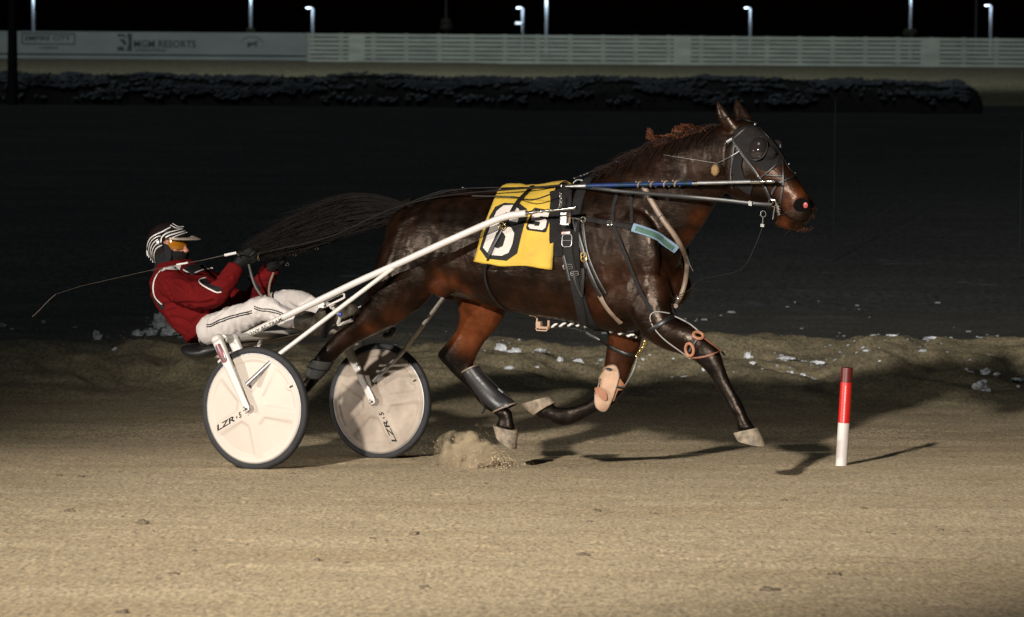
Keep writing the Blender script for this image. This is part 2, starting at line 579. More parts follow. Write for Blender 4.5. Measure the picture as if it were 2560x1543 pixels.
def ground_mat(name, cols, streak, fine=1.0, bump=0.5, snow=None, fade=None, famp=5.0):
    """three mixed earth tones: broad blotches, streaks along the direction of travel, grain"""
    m = bpy.data.materials.new(name)
    m.use_nodes = True
    nt = m.node_tree
    b = nt.nodes['Principled BSDF']
    b.inputs['Roughness'].default_value = 0.95
    b.inputs['Specular IOR Level'].default_value = 0.15
    tc = nt.nodes.new('ShaderNodeTexCoord')
    def nz(scale, detail, rough=0.6):
        mp = nt.nodes.new('ShaderNodeMapping')
        mp.inputs['Scale'].default_value = scale
        nt.links.new(tc.outputs['Object'], mp.inputs[0])
        n = nt.nodes.new('ShaderNodeTexNoise')
        n.inputs['Scale'].default_value = 1.0
        n.inputs['Detail'].default_value = detail
        n.inputs['Roughness'].default_value = rough
        nt.links.new(mp.outputs[0], n.inputs['Vector'])
        return n.outputs['Fac']
    def ramp(fac, p0, p1, c0, c1):
        r = nt.nodes.new('ShaderNodeValToRGB')
        r.color_ramp.elements[0].position, r.color_ramp.elements[1].position = p0, p1
        r.color_ramp.elements[0].color, r.color_ramp.elements[1].color = (*c0, 1), (*c1, 1)
        nt.links.new(fac, r.inputs[0])
        return r.outputs[0]
    def mix(kind, fac, a, bb):
        x = nt.nodes.new('ShaderNodeMix')
        x.data_type, x.blend_type = 'RGBA', kind
        if isinstance(fac, float): x.inputs['Factor'].default_value = fac
        else: nt.links.new(fac, x.inputs['Factor'])
        nt.links.new(a, x.inputs['A'])
        if isinstance(bb, tuple): x.inputs['B'].default_value = (*bb, 1)
        else: nt.links.new(bb, x.inputs['B'])
        return x.outputs['Result']
    c = ramp(nz(streak, 5), 0.36, 0.66, cols[0], cols[1])
    c = mix('MIX', ramp(nz((0.5, 1.2, 1), 4), 0.5, 0.72, (0, 0, 0), (0.7, 0.7, 0.7)), c, cols[2])
    g = ramp(nz((62 * fine, 15 * fine, 60), 3, 0.75), 0.30, 0.72, (0.40, 0.40, 0.42), (1.42, 1.40, 1.35))
    c = mix('MULTIPLY', 1.0, c, g)
    g2 = ramp(nz((11, 20, 7), 4, 0.7), 0.28, 0.40, (0.55, 0.52, 0.49), (1, 1, 1))
    c = mix('MULTIPLY', 0.8, c, g2)
    if snow:
        s = ramp(nz(snow[0], 6, 0.66), snow[1], snow[2], (0, 0, 0), (1, 1, 1))
        sx2 = nt.nodes.new('ShaderNodeSeparateXYZ')
        nt.links.new(tc.outputs['Object'], sx2.inputs[0])
        ms = nt.nodes.new('ShaderNodeMapRange')
        ms.inputs['From Min'].default_value, ms.inputs['From Max'].default_value = snow[3], snow[4]
        ms.inputs['To Min'].default_value, ms.inputs['To Max'].default_value = 0.5, 0.05
        nt.links.new(sx2.outputs['Y'], ms.inputs['Value'])
        mm = nt.nodes.new('ShaderNodeMath'); mm.operation = 'MULTIPLY'
        nt.links.new(s, mm.inputs[0]); nt.links.new(ms.outputs[0], mm.inputs[1])
        c = mix('MIX', mm.outputs[0], c, (0.36, 0.43, 0.47))
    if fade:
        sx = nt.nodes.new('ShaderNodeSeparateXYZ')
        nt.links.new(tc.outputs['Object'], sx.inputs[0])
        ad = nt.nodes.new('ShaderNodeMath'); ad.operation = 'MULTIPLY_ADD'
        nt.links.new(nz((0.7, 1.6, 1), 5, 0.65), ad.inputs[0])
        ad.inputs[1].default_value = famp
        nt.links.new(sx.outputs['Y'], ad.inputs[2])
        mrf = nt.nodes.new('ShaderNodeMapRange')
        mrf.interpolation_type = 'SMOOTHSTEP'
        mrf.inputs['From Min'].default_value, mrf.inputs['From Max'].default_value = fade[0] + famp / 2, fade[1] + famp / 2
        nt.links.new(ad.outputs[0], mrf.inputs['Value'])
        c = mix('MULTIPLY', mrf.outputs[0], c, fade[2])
    nt.links.new(c, b.inputs['Base Color'])
    bp = nt.nodes.new('ShaderNodeBump')
    bp.inputs['Strength'].default_value = bump
    bp.inputs['Distance'].default_value = 0.012
    nt.links.new(nz((26 * fine, 70 * fine, 30), 5, 0.7), bp.inputs['Height'])
    nt.links.new(bp.outputs[0], b.inputs['Normal'])
    return m
M['sand'] = ground_mat('track_sand', ((0.39, 0.312, 0.20), (0.46, 0.372, 0.246), (0.355, 0.268, 0.163)), (1.3, 2.8, 1), 1.0, 0.9, fade=(1.2, 5.6, (0.47, 0.475, 0.47)))  # fade blends toward the dirt edge and paints in shade behind the wheels
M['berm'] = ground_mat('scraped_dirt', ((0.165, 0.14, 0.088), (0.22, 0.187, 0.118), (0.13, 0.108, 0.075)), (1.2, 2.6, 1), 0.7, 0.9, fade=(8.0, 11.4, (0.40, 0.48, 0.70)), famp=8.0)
M['infield'] = ground_mat('infield_dark', ((0.060, 0.064, 0.064), (0.082, 0.086, 0.084), (0.058, 0.064, 0.066)), (0.3, 0.6, 1), 0.3, 0.35,
                          snow=((1.5, 3.0, 1), 0.61, 0.72, 11.5, 30.0))
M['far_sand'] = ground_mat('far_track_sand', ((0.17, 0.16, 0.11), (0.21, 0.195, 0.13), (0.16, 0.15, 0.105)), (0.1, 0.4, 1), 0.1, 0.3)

dents = []
for _ in range(260):                        # hoof prints and scuffs along the lanes
    dents.append((rng.uniform(-3.4, 3.6), rng.uniform(-9, 4.5), rng.uniform(.035, .07), rng.uniform(.003, .008)))
for t0, yy in ((-3.2, -1.9), (-3.3, -3.1), (-3.1, .6), (-3.0, -5.2)):
    for k in range(5):
        dents.append((t0 + 1.45 * k + rng.uniform(-.1, .1), yy + rng.uniform(-.12, .12), .06, .009))
        dents.append((t0 + .5 + 1.45 * k + rng.uniform(-.1, .1), yy + .25 + rng.uniform(-.12, .12), .06, .008))
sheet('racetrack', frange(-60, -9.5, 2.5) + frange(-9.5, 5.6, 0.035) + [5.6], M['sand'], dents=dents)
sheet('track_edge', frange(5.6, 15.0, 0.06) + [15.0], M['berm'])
sheet('infield', frange(15.0, 100, 0.7) + [100], M['infield'])
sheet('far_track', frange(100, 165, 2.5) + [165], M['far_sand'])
sheet('far_ground', frange(165, 900, 30) + [900], mat('far_dark_ground', (.004, .004, .0045), .95, spec=0.0, var=.3), dz=-0.05)

# ---------------------------------------------------------------- far fence, boards, poles
FY = 160.0
def zroll(px, py, Y):
    return PY(px, py, Y)
b0, b1 = PY(-260, 170, FY), PY(2900, 170, FY)
zt = PY(1280, 86, FY).z
zb = PY(1280, 161, FY).z
fence = Thing('slatted_fence', 'long white slatted fence along the far side of the track', 'fence', (b0.x, FY, zb), 0)
pitch_ = (zt - zb) / 7.0
xs0 = PY(770, 100, FY).x
xs1 = PY(3100, 100, FY).x
for k in range(7):
    c = zb + pitch_ * (k + 0.5)
    fence.part('rail', MB().box(((xs0 + xs1) / 2, FY, c), V(((xs1 - xs0) / 2, 0, 0)), V((0, 0.03, 0)), V((0, 0, pitch_ * 0.36))), M['fence'])
px = 770
while px < 2700:
    x = PY(px, 100, FY).x
    fence.part('post', MB().box((x, FY + 0.09, (zt + zb) / 2), V((0.11, 0, 0)), V((0, 0.055, 0)), V((0, 0, (zt - zb) / 2 - 0.01))), M['fence'])
    px += 82
for a, bb in ((872, 912), (1684, 1728), (2302, 2350)):
    xa, xb = PY(a, 100, FY).x, PY(bb, 100, FY).x
    fence.part('panel', MB().box(((xa + xb) / 2, FY - 0.05, (zt + zb) / 2), V(((xb - xa) / 2, 0, 0)), V((0, 0.012, 0)), V((0, 0, (zt - zb) / 2 - 0.02))), M['fence'])
# low concrete kerb under it
bx0, bx1 = PY(-420, 100, FY).x, PY(769, 100, FY).x
bzt, bzb = PY(500, 81, FY).z, PY(500, 137, FY).z
board = Thing('advertising_board', 'long white advertising board with dark lettering on the far fence', 'signboard', (bx0, FY, bzb), 0)
board.part('panel', MB().box(((bx0 + bx1) / 2, FY, (bzt + bzb) / 2), V(((bx1 - bx0) / 2, 0, 0)), V((0, 0.04, 0)), V((0, 0, (bzt - bzb) / 2))), M['board'])
board.part('base_rail', MB().box(((bx0 + bx1) / 2, FY, bzb - 0.16), V(((bx1 - bx0) / 2, 0, 0)), V((0, 0.05, 0)), V((0, 0, 0.09))), M['board'])
BY = FY - 0.05
def btext(body, x0, x1, ybase, h, shear=0.0):
    mb = MB()
    o = PY(x0, ybase, BY)
    ex = PY(x1, ybase + (x1 - x0) * 0.0073, BY) - o
    ez = V((0, 0, (PY(x0, ybase - h, BY) - o).length))
    text_on(mb, body, lambda u, v: o + ex * u + ez * v, shear=shear)
    return mb
def bpoly(pts, mb=None):
    mb = mb or MB()
    ps = [PY(x, y, BY) for x, y in pts]
    n = len(ps)
    mb.add(ps + [p + V((0, 0.04, 0)) for p in ps], [tuple(range(n))] + [(i, (i + 1) % n, (i + 1) % n + n, i + n) for i in range(n)])
    return mb
board.part('lettering', btext('MGM RESORTS', 335, 490, 118, 18), M['board_ink'])
board.part('lettering', btext('INTERNATIONAL', 338, 416, 129, 7), M['board_ink'])
board.part('lettering', btext('EMPIRE CITY', 63, 176, 101, 12), M['board_ink'])
board.part('lettering', btext('CASINO', 98, 146, 122, 6), M['board_ink'])
fr = MB()
for a in (((54, 82), (188, 83), (188, 86), (54, 85)), ((54, 108), (188, 109), (188, 112), (54, 111)), ((54, 85), (57, 85), (57, 108), (54, 108)), ((185, 86), (188, 86), (188, 109), (185, 109))):
    bpoly(a, fr)
board.part('letter_frame', fr, M['board_ink'])
lg = MB()
bpoly(((318, 84), (330, 84), (330, 128), (316, 128), (322, 108)), lg)
bpoly(((293, 86), (303, 84), (313, 88), (317, 97), (312, 93), (303, 90), (296, 93)), lg)
bpoly(((298, 99), (309, 97), (315, 104), (316, 114), (309, 112), (305, 106)), lg)
bpoly(((293, 118), (302, 116), (310, 118), (312, 128), (294, 127)), lg)
board.part('emblem', lg, M['board_ink'], label='dark square emblem of a lion head')
lh = MB()
bpoly(((618, 112), (620, 105), (626, 107), (634, 106), (642, 102), (646, 103), (642, 107), (641, 111), (643, 117), (639, 118), (637, 112), (628, 113), (625, 118), (619, 118)), lh)
arc = [(630 + 30 * math.cos(a), 112 - 22 * math.sin(a)) for a in (RAD(20 + 10 * k) for k in range(15))]
for i in range(0, 14):
    (xa, ya), (xb, yb) = arc[i], arc[i + 1]
    bpoly(((xa, ya), (xa * .4 + xb * .6, ya * .4 + yb * .6), (xa * .4 + xb * .6, ya * .4 + yb * .6 + 4), (xa, ya + 4)), lh)
board.part('emblem', lh, M['board_ink'], label='small dark horse under an arc of lettering')

def tall_pole(name, px, ytop, Y, label, lit=True, hook=False, mtl=None, r=0.11, group=None, cat='lamp post', watts=45):
    z0 = -0.3
    top = PY(px, ytop, Y)
    x = PY(px, 60, Y).x
    t = Thing(name, label, cat, (x, Y, z0), 0, group)
    mb = MB().tube([(x, Y, z0), (x, Y, top.z - 0.15), (x, Y, top.z)], [r * 1.1, r * .85, r * .8], 10)
    if hook:
        mb.tube(curve3([(x, Y, top.z - 0.02), (x - 0.06, Y - .02, top.z + 0.05), (x - 0.25, Y - 0.05, top.z + 0.08)], 0.05), r * 0.6, 8)
    t.part('pole', mb, mtl or M['pole'])
    if lit:
        hx = x - (0.30 if hook else 0.0)
        hz = top.z + (0.05 if hook else 0.06)
        hd = MB().box((hx, Y - 0.1, hz), V((0.13, 0, 0)), V((0, 0.10, 0)), V((0, 0, 0.04)))
        t.part('lamp_head', hd, M['lamp'])
        l = bpy.data.lights.new('lamp_light', 'POINT')
        l.energy, l.color, l.shadow_soft_size = watts, (0.72, 0.86, 1.0), 0.1
        lo = bpy.data.objects.new('lamp_light', l)
        COL.objects.link(lo)
        lo.parent = t.o
        lo.matrix_parent_inverse = Matrix.Identity(4)
        lo.location = t.inv @ V((hx - 0.1, Y - 0.55, hz - 0.1))
    return t
LG = 'lit lamp posts behind the far fence'
tall_pole('lamp_post', 84, -10, 205, 'tall lit lamp post behind the advertising board, leftmost of the lit posts', group=LG)
tall_pole('lamp_post', 627, -10, 205, 'tall lit lamp post behind the board above the small horse emblem', group=LG)
tall_pole('lamp_post', 782, 22, 225, 'short hooked lamp post behind the spot where board meets slatted fence', hook=True, group=LG)
tall_pole('lamp_post', 1307, 22, 225, 'short hooked lamp post with a second lower lamp beside a brighter tall post', hook=True, group=LG)
tall_pole('lamp_post', 1366, -8, 205, 'brightest tall lamp post behind the middle of the slatted fence', group=LG, watts=110)
tall_pole('lamp_post', 1876, 22, 225, 'short hooked lamp post above the ears of the horse', hook=True, group=LG)
tall_pole('lamp_post', 2276, -14, 205, 'tall lit lamp post rising from a pale rounded shrub', group=LG)
tall_pole('lamp_post', 2477, 16, 225, 'short hooked lamp post behind the fence, rightmost of the lit posts', hook=True, group=LG)
h2 = PY(1296, 58, 224.6)
tall = Thing('wall_lamp', 'small lamp glowing low beside the short hooked lamp post', 'lamp', h2, 0)
tall.part('lamp_head', MB().box(h2, V((0.2, 0, 0)), V((0, 0.1, 0)), V((0, 0, 0.07))), M['lamp'])
tall.part('arm', MB().tube([h2 + V((0.2, 0.1, 0)), h2 + V((0.33, 0.4, -0.02))], 0.05, 8), M['pole'])
dim = mat('dim_pole', (0.10, 0.11, 0.12), 0.7)
tall_pole('unlit_pole', 1115, -40, 240, 'thin unlit grey pole standing over a double rounded shrub', False, mtl=dim, r=0.09, cat='pole')
tall_pole('unlit_pole', 2440, -40, 240, 'thin faint unlit pole next to the rightmost hooked lamp post', False, mtl=dim, r=0.09, cat='pole')
o = tall_pole('utility_pole', 31, -60, 88, 'broad dark pole standing in front of the hedge at the left edge', False, mtl=M['pole_dark'], r=0.145, cat='pole')
# two thin wire stakes standing in the infield
stake = mat('stake_grey', (0.016, 0.020, 0.022), 0.8, spec=.1)
for (sx, y0, y1, lab) in ((2083, 252, 655, 'thin grey wire stake standing in the dark infield behind the horse head'), (2548, 330, 700, 'thin grey wire stake standing in the dark infield near the right edge')):
    g = G(sx, y1)
    tp = PY(sx, y0, g.y)
    st = Thing('wire_stake', lab, 'stake', g, 0, 'wire stakes in the infield')
    st.part('rod', MB().tube([g - V((0, 0, .05)), V((g.x, g.y, tp.z))], 0.008, 6), stake)
    st.part('cap', MB().ball((g.x, g.y, tp.z), V((.012, 0, 0)), V((0, .012, 0)), V((0, 0, .016)), 8, 6), stake)

def leafy(mb, n, fn, size):
    for _ in range(n):
        c, d = fn()
        a = V(rng.normal(size=3)).normalized()
        b = a.orthogonal().normalized()
        s = size * rng.uniform(0.6, 1.4)
        mb.add([c - a * s, c + b * s * .5, c + a * s, c - b * s * .5], [(0, 1, 2, 3)])
def shrub(px, py, w, h, Y, label, lobes):
    base = PY(px, py, Y)
    t = Thing('round_shrub', label, 'shrub', base, 0, 'rounded shrubs beyond the far fence')
    k = (Y + 20) / F_PX
    mb = MB()
    for (ox, oy, rx, ry) in lobes:
        c = base + V((ox * k, 0, oy * k))
        mb.ball(c, V((rx * k * .8, 0, 0)), V((0, rx * k * .8, 0)), V((0, 0, ry * k * .8)), 12, 8)
        def fn():
            d = V(rng.normal(size=3)).normalized()
            return c + V((d.x * rx * k, d.y * rx * k, d.z * ry * k)) * rng.uniform(.75, 1.08), d
        leafy(mb, 260, fn, 0.06)
    t.part('crown', mb, M['shrub'])
    t.part('trunk', MB().tube([base - V((0, 0, .9)), base], 0.07, 7), M['pole_dark'])
shrub(1115, 72, 0, 0, 236, 'double rounded pale shrub at the foot of the thin unlit pole', ((0, 5, 15, 11), (0, 17, 12, 11)))
shrub(2275, 88, 0, 0, 200, 'low rounded pale shrub around the foot of a tall lamp post', ((-8, 6, 9, 10), (7, 8, 9, 9)))
shrub(627, 80, 0, 0, 200, 'small pale shrub tip above the advertising board', ((0, 2, 12, 8),))

# hedge along the infield
HY = 90.0
hb, he = PY(-330, 240, HY), PY(2452, 262, HY)
hedge = Thing('hedge', 'long low dark clipped hedge dusted with snow across the infield', 'hedge', (hb.x, HY, zprof(HY)), 0)
hz0 = zprof(HY) - 0.05
core, leaf, snow_ = MB(), MB(), MB()
nx = 150
def hprof(s):                               # s metres from the right end
    return min(1.0, math.sqrt(max(0.0, 1 - max(0, 1 - s / 1.25) ** 2)) * 0.55 + 0.45) if s > 0 else 0.0
HH = (PY(1280, 180, HY).z - hz0) * 0.83
HW = 0.75
rings = []
def hpt(x, a):
    s = he.x - x
    sc = math.sqrt(max(0.02, 1 - max(0.0, 1 - s / 1.0) ** 2.2))
    n1 = 1 + 0.10 * fbm(x * 0.35, 3.1, a * .4, 3) + 0.05 * fbm(x * 1.7, a * 1.2, 2.0, 3)
    ca, sa = math.cos(a), math.sin(a)
    yy = HW * math.copysign(abs(ca) ** 0.6, ca) * (0.6 + 0.4 * sc)
    zz = HH * (abs(sa) ** 0.45) * n1 * (0.30 + 0.70 * sc)
    return V((x, HY + yy, hz0 + zz))
hx = [hb.x + (he.x - hb.x) * i / nx for i in range(nx)] + [he.x - 0.9 * (1 - i / 8) ** 2 for i in range(9)]
hx = sorted(set(hx))
for x in hx:
    rings.append([hpt(x, math.pi * k / 12) for k in range(13)])
core.loft(rings, True)
def fl():
    x = he.x - (he.x - hb.x) * rng.uniform() ** 1.0
    a = math.pi * rng.uniform(0.02, 1.0)
    return hpt(x, a) + V(rng.normal(size=3)) * 0.018, None
leafy(leaf, 12000, fl, 0.038)
hedge.part('core', core, M['leaf'])
hedge.part('foliage', leaf, M['leaf'])
cnt = 0
while cnt < 3600:
    x = rng.uniform(hb.x, he.x - 0.5)
    a = math.pi * (0.5 + 0.48 * rng.uniform() ** 0.8)
    if fbm(x * 0.55, a * 3.0, 11.0, 5) < rng.uniform(-.22, .42) + 0.12 * (x - hb.x) / (he.x - hb.x) - (0.1 if a < 2.2 else -0.05):
        continue
    c = hpt(x, a) + V((0, -0.07, 0.05))
    d = V((rng.uniform(.04, .14), 0, rng.uniform(-.02, .06)))
    e = V((rng.uniform(-.02, .02), .05, rng.uniform(.02, .06)))
    snow_.add([c - d, c - e, c + d, c + e], [(0, 1, 2, 3)])
    cnt += 1
hedge.part('snow_dusting', snow_, mat('hedge_snow', (0.15, 0.168, 0.19), 0.9, var=.5, vscale=(3, 3, 3)))
# a strip of old snow at the end of the hedge
sn = MB()
pa = [G(2440, 258), G(2500, 250), G(2700, 252), G(2700, 262), G(2440, 264)]

# ---------------------------------------------------------------- snow lumps and clods
def lump(name, p, w, label, cat, group, material, tall=0.62, depth=0.8, rough=0.25, seed=0):
    mb = MB().ball((0, 0, 0), V((1, 0, 0)), V((0, 1, 0)), V((0, 0, 1)), 26, 16)
    rs = V((seed * 3.7, seed * 1.3, seed * 2.1))
    for i, v in enumerate(mb.v):
        n = noise.fractal(v * 1.3 + rs, 1.0, 2.0, 4)
        c = noise.cell(v * 1.6 + rs)
        mb.v[i] = v * (1 + rough * n + 0.30 * (c - .5) + 0.14 * noise.fractal(v * 4.5 + rs, 1.0, 2.0, 3))
    hw = w / 2
    mb.v = [V((v.x * hw, v.y * hw * depth, (v.z + 0.55) * hw * tall)) + p for v in mb.v]
    return single(name, mb, material, label, cat, group, base=p, sharp=60)
SG = 'snow lumps along the scraped dirt edge'
lumps = [
 (2455, 985, 42, 0.75, 'largest white snow lump on the dirt right of the red and white post'),
 (2465, 930, 27, 0.8, 'second largest snow lump above and beyond the largest one at right'),
 (2493, 934, 21, 0.6, None), (2544, 934, 34, 0.35, None), (2417, 930, 11, .7, None), (2548, 967, 13, .6, None), (2199, 920, 9, .6, None),
 (2005, 914, 16, .8, None), (2011, 937, 12, .5, None), (1871, 890, 23, .9, 'rounded snow lump beyond the forward front leg'), (1881, 908, 19, .5, None), (1909, 907, 15, .3, None),
 (1980, 935, 9, .9, None), (1759, 925, 11, .8, None), (1680, 937, 8, .6, None), (1608, 886, 12, .5, None), (1624, 886, 8, .6, None), (1684, 895, 8, .7, None), (1400, 895, 17, .8, None),
 (1274, 934, 28, .4, None), (1343, 922, 12, .5, None), (1351, 887, 34, .3, None), (1447, 880, 26, .6, None), (1233, 866, 44, .3, None),
 (1250, 886, 36, .8, 'rough clump of snow behind the hind leg boot'), (1288, 886, 34, .5, None), (1966, 883, 40, .25, None), (2045, 884, 40, .3, None), (2168, 890, 26, .3, None), (2230, 868, 40, .25, None), (2330, 868, 44, .25, None), (2380, 866, 26, .3, None),
]
GEN = 'small pale snow lump on the scraped dirt behind the horse and post'
for i, (lx, ly, w, tl, lab) in enumerate(lumps):
    p = G(lx, ly)
    lump('snow_lump', p, w * ((p - CAM).length) / F_PX, lab or GEN, 'snow', SG, M['snow'], tall=tl, seed=i)
crumbs = MB()
def crumb(px, py, w):
    p = G(px, py)
    k = ((p - CAM).length) / F_PX
    a, n = rng.uniform(0, 6.28), 7
    h = w * k * rng.uniform(.05, .16)
    rad = [w * k * .5 * rng.uniform(.55, 1.25) for _ in range(n)]
    lo = [p + V((math.cos(a + 6.283 * i / n) * rad[i] * 1.5, math.sin(a + 6.283 * i / n) * rad[i], -.01)) for i in range(n)]
    hi = [p + (q_ - p) * .6 + V((0, 0, h * rng.uniform(.7, 1.3) + .01)) for q_ in lo]
    crumbs.loft([lo, hi])
for cx_, cy_, sx_, sy_, n_ in ((2100, 880, 130, 10, 60), (2010, 888, 60, 8, 26), (2260, 866, 110, 9, 60), (2400, 850, 90, 14, 40), (1960, 866, 100, 12, 24), (1500, 880, 160, 14, 40), (1280, 876, 60, 12, 46), (1180, 864, 40, 8, 14), (1700, 792, 90, 8, 10), (2080, 770, 160, 14, 12), (1900, 820, 260, 20, 20), (420, 815, 46, 22, 60), (350, 840, 30, 8, 24), (240, 845, 16, 16, 10), (1020, 858, 26, 8, 12), (2480, 900, 60, 26, 16), (1900, 930, 260, 26, 18)):
    for _ in range(int(n_ * .6)):
        crumb(cx_ + rng.normal() * sx_, cy_ + rng.normal() * sy_, 2.2 + rng.exponential(4.2))
single('snow_crumbs', crumbs, mat('crumb_snow', (0.19, 0.205, 0.22), 0.95, spec=0.05, var=.4, vscale=(9, 9, 9)), kind='stuff', sharp=20)
SG2 = 'snow lumps left behind the driver'
lumps2 = [(8, 818, 20, .7, None), (108, 806, 12, .8, None), (189, 819, 14, .5, None), (243, 846, 24, 1.3, 'upright snow lump on the dark ground left of the driver'), (232, 858, 9, .8, None),
 (343, 840, 34, .6, 'low snow lump just left of the big heap behind the driver'), (375, 838, 40, .5, None), (404, 822, 52, 1.2, 'big broken snow heap right behind the back of the driver'), (425, 838, 44, .6, None), (462, 842, 16, .4, None), (286, 895, 15, .6, None), (236, 893, 12, .4, None), (176, 884, 12, .4, None), (30, 822, 10, .5, None)]
for i, (lx, ly, w, tl, lab) in enumerate(lumps2):
    p = G(lx, ly)
    lump('snow_lump', p, w * ((p - CAM).length) / F_PX, lab or 'small snow lump on the dark ground behind the driver', 'snow', SG2, M['snow'], tall=tl, seed=40 + i, rough=.4)
CG = 'dirt clods lying on the sandy track'
clods = [(174, 1281, 20), (358, 1311, 26), (382, 1330, 9), (486, 1378, 14), (932, 1349, 16), (1034, 1339, 20), (434, 1434, 22), (395, 1447, 13), (795, 1400, 20), (865, 1406, 14),
 (306, 1535, 26), (371, 1541, 12), (1060, 1472, 24), (1267, 1376, 12), (203, 1192, 14), (145, 1190, 14), (1215, 1210, 11), (818, 1230, 9), (732, 1186, 11), (965, 1353, 10), (1000, 1353, 10),
 (1490, 1279, 18), (1638, 1285, 11), (1475, 1307, 13), (1459, 1389, 24), (2199, 1260, 9), (2158, 1274, 16), (2168, 1332, 14), (2233, 1337, 14), (2350, 1328, 16), (2412, 1332, 16), (1924, 1478, 30), (2090, 1441, 28), (2163, 1452, 12), (1960, 1254, 14),
 (630, 1205, 8), (318, 1247, 7), (560, 1240, 7), (640, 1330, 8), (700, 1450, 9), (1560, 1420, 9), (1700, 1380, 9), (1240, 1290, 7), (2300, 1400, 9), (90, 1390, 9), (2350, 935, 8), (334, 911, 16), (320, 892, 12), (409, 908, 14), (2068, 930, 9), (1911, 925, 8), (1992, 956, 7)]
for i, (lx, ly, w) in enumerate(clods):
    p = G(lx, ly)
    w *= 1.35
    lump('dirt_clod', p - V((0, 0, .004)), w * ((p - CAM).length) / F_PX, 'small dark clod of dirt lying on the sandy track' if ly > 1000 else 'small dark clod of dirt on the scraped edge of the track', 'clod', CG if ly > 1000 else 'dirt clods on the scraped edge', M['clod'], tall=0.42, depth=1.2, seed=90 + i, rough=.45)

# ---------------------------------------------------------------- red and white marker post
pb = G(2103, 1166)
pt = PY(2118, 919, pb.y)
ax = (pt - pb)
post = Thing('marker_post', 'short round red and white marker post standing on the track', 'post', pb, 0)
def postband(a, b_, r=0.0335):
    n = 24
    return MB().tube([pb + ax * a, pb + ax * (a + .01), pb + ax * (b_ - .01), pb + ax * b_], r, n)
post.part('white_base', postband(-0.05, 0.438), M['post_white'])
post.part('red_band', postband(0.438, 0.85, .0338), M['red'])
post.part('shaded_top', postband(0.85, 1.0, .0336), M['shaded_red'])  # top of the red band, its shadow painted as a darker red
tape = MB()
for k in range(26):
    c = pb + ax * (0.45 + 0.38 * k / 26) + V((-0.006, -0.0342, 0))
    tape.box(c, V((.0035, 0, 0)), V((0, .0008, 0)), V((0, 0, .0022)))
post.part('reflective_tape', tape, mat('tape_dots', (0.6, 0.35, 0.33), 0.3))
# ---------------------------------------------------------------- horse
def sect(T, B, w, yr=0.0, n=28, e=2.2, low=0.0, comp=True):
    """elliptical ring through two outline pixels T and B, half width w across the horse"""
    a, b = P(T[0], T[1], yr), P(B[0], B[1], yr)
    c, h = (a + b) / 2, (a - b) / 2
    if comp:
        hx = h.dot(XD)
        k = max(0.45, 1 - (0.5 * w * abs(hx) / max(h.length, 1e-4) / max(h.length, 1e-4)) ** 2)
        h = h - XD * hx * (1 - math.sqrt(k))
    out = []
    for i in range(n):
        t = 2 * math.pi * i / n
        ct, st = math.cos(t), math.sin(t)
        ct = math.copysign(abs(ct) ** (2 / e), ct)
        st = math.copysign(abs(st) ** (2 / e), st)
        out.append(c + h * (ct - low * (1 - ct * ct)) + YD * (w * st))
    return out
def fill(rings, k=3):
    """smooth in-between rings"""
    A = np.array([[tuple(v) for v in r] for r in rings])
    n, m, _ = A.shape
    out = []
    fl = A.reshape(n, m * 3)
    E = np.vstack([2 * fl[0] - fl[1], fl, 2 * fl[-1] - fl[-2]])
    for i in range(1, n):
        for j in range(k):
            t = j / k
            p0, p1, p2, p3 = E[i - 1], E[i], E[i + 1], E[i + 2]
            out.append(0.5 * (2 * p1 + (p2 - p0) * t + (2 * p0 - 5 * p1 + 4 * p2 - p3) * t * t + (-p0 + 3 * p1 - 3 * p2 + p3) * t ** 3))
    out.append(fl[-1])
    return [[V(q) for q in r.reshape(m, 3)] for r in out]
def limb(mb, secs, k=3, **kw):
    mb.loft(fill([sect(s[0], s[1], s[2], s[3] if len(s) > 3 else 0.0, **kw) for s in secs], k))

hb_ = MB()
# trunk
limb(hb_, [((982, 552), (985, 600), .07), ((1000, 528), (1000, 650), .16), ((1030, 510), (1030, 700), .235), ((1068, 493), (1062, 722), .265), ((1110, 478), (1105, 733), .28),
           ((1160, 472), (1160, 742), .275), ((1220, 474), (1225, 762), .27), ((1290, 472), (1290, 778), .29), ((1360, 470), (1360, 793), .30),
           ((1420, 463), (1430, 803), .29), ((1475, 453), (1500, 820), .265), ((1530, 440), (1565, 834), .245), ((1588, 446), (1622, 820), .225),
           ((1640, 490), (1660, 785), .19), ((1672, 550), (1680, 740), .14), ((1688, 610), (1690, 690), .07)], low=0.10)
# neck
limb(hb_, [((1462, 452), (1610, 770), .20), ((1535, 424), (1678, 690), .165), ((1595, 394), (1708, 632), .135), ((1655, 363), (1738, 588), .112),
           ((1710, 341), (1768, 543), .098), ((1762, 326), (1796, 500), .092), ((1812, 312), (1822, 475), .085), ((1850, 315), (1842, 440), .06)])
# head
limb(hb_, [((1812, 318), (1800, 440), .055), ((1838, 303), (1815, 474), .080), ((1868, 301), (1832, 495), .098), ((1900, 323), (1852, 502), .104), ((1935, 357), (1882, 507), .102), ((1966, 404), (1910, 516), .088),
           ((1988, 440), (1930, 530), .072), ((2010, 474), (1946, 549), .062), ((2027, 499), (1962, 562), .060), ((2035, 514), (1985, 567), .056), ((2034, 528), (2004, 565), .040), ((2030, 538), (2014, 557), .02)], k=3, e=2.4)
# lower lip
limb(hb_, [((1945, 545), (1935, 565), .03), ((1975, 553), (1965, 573), .034), ((2002, 560), (1992, 575), .03), ((2012, 562), (2008, 572), .012)])
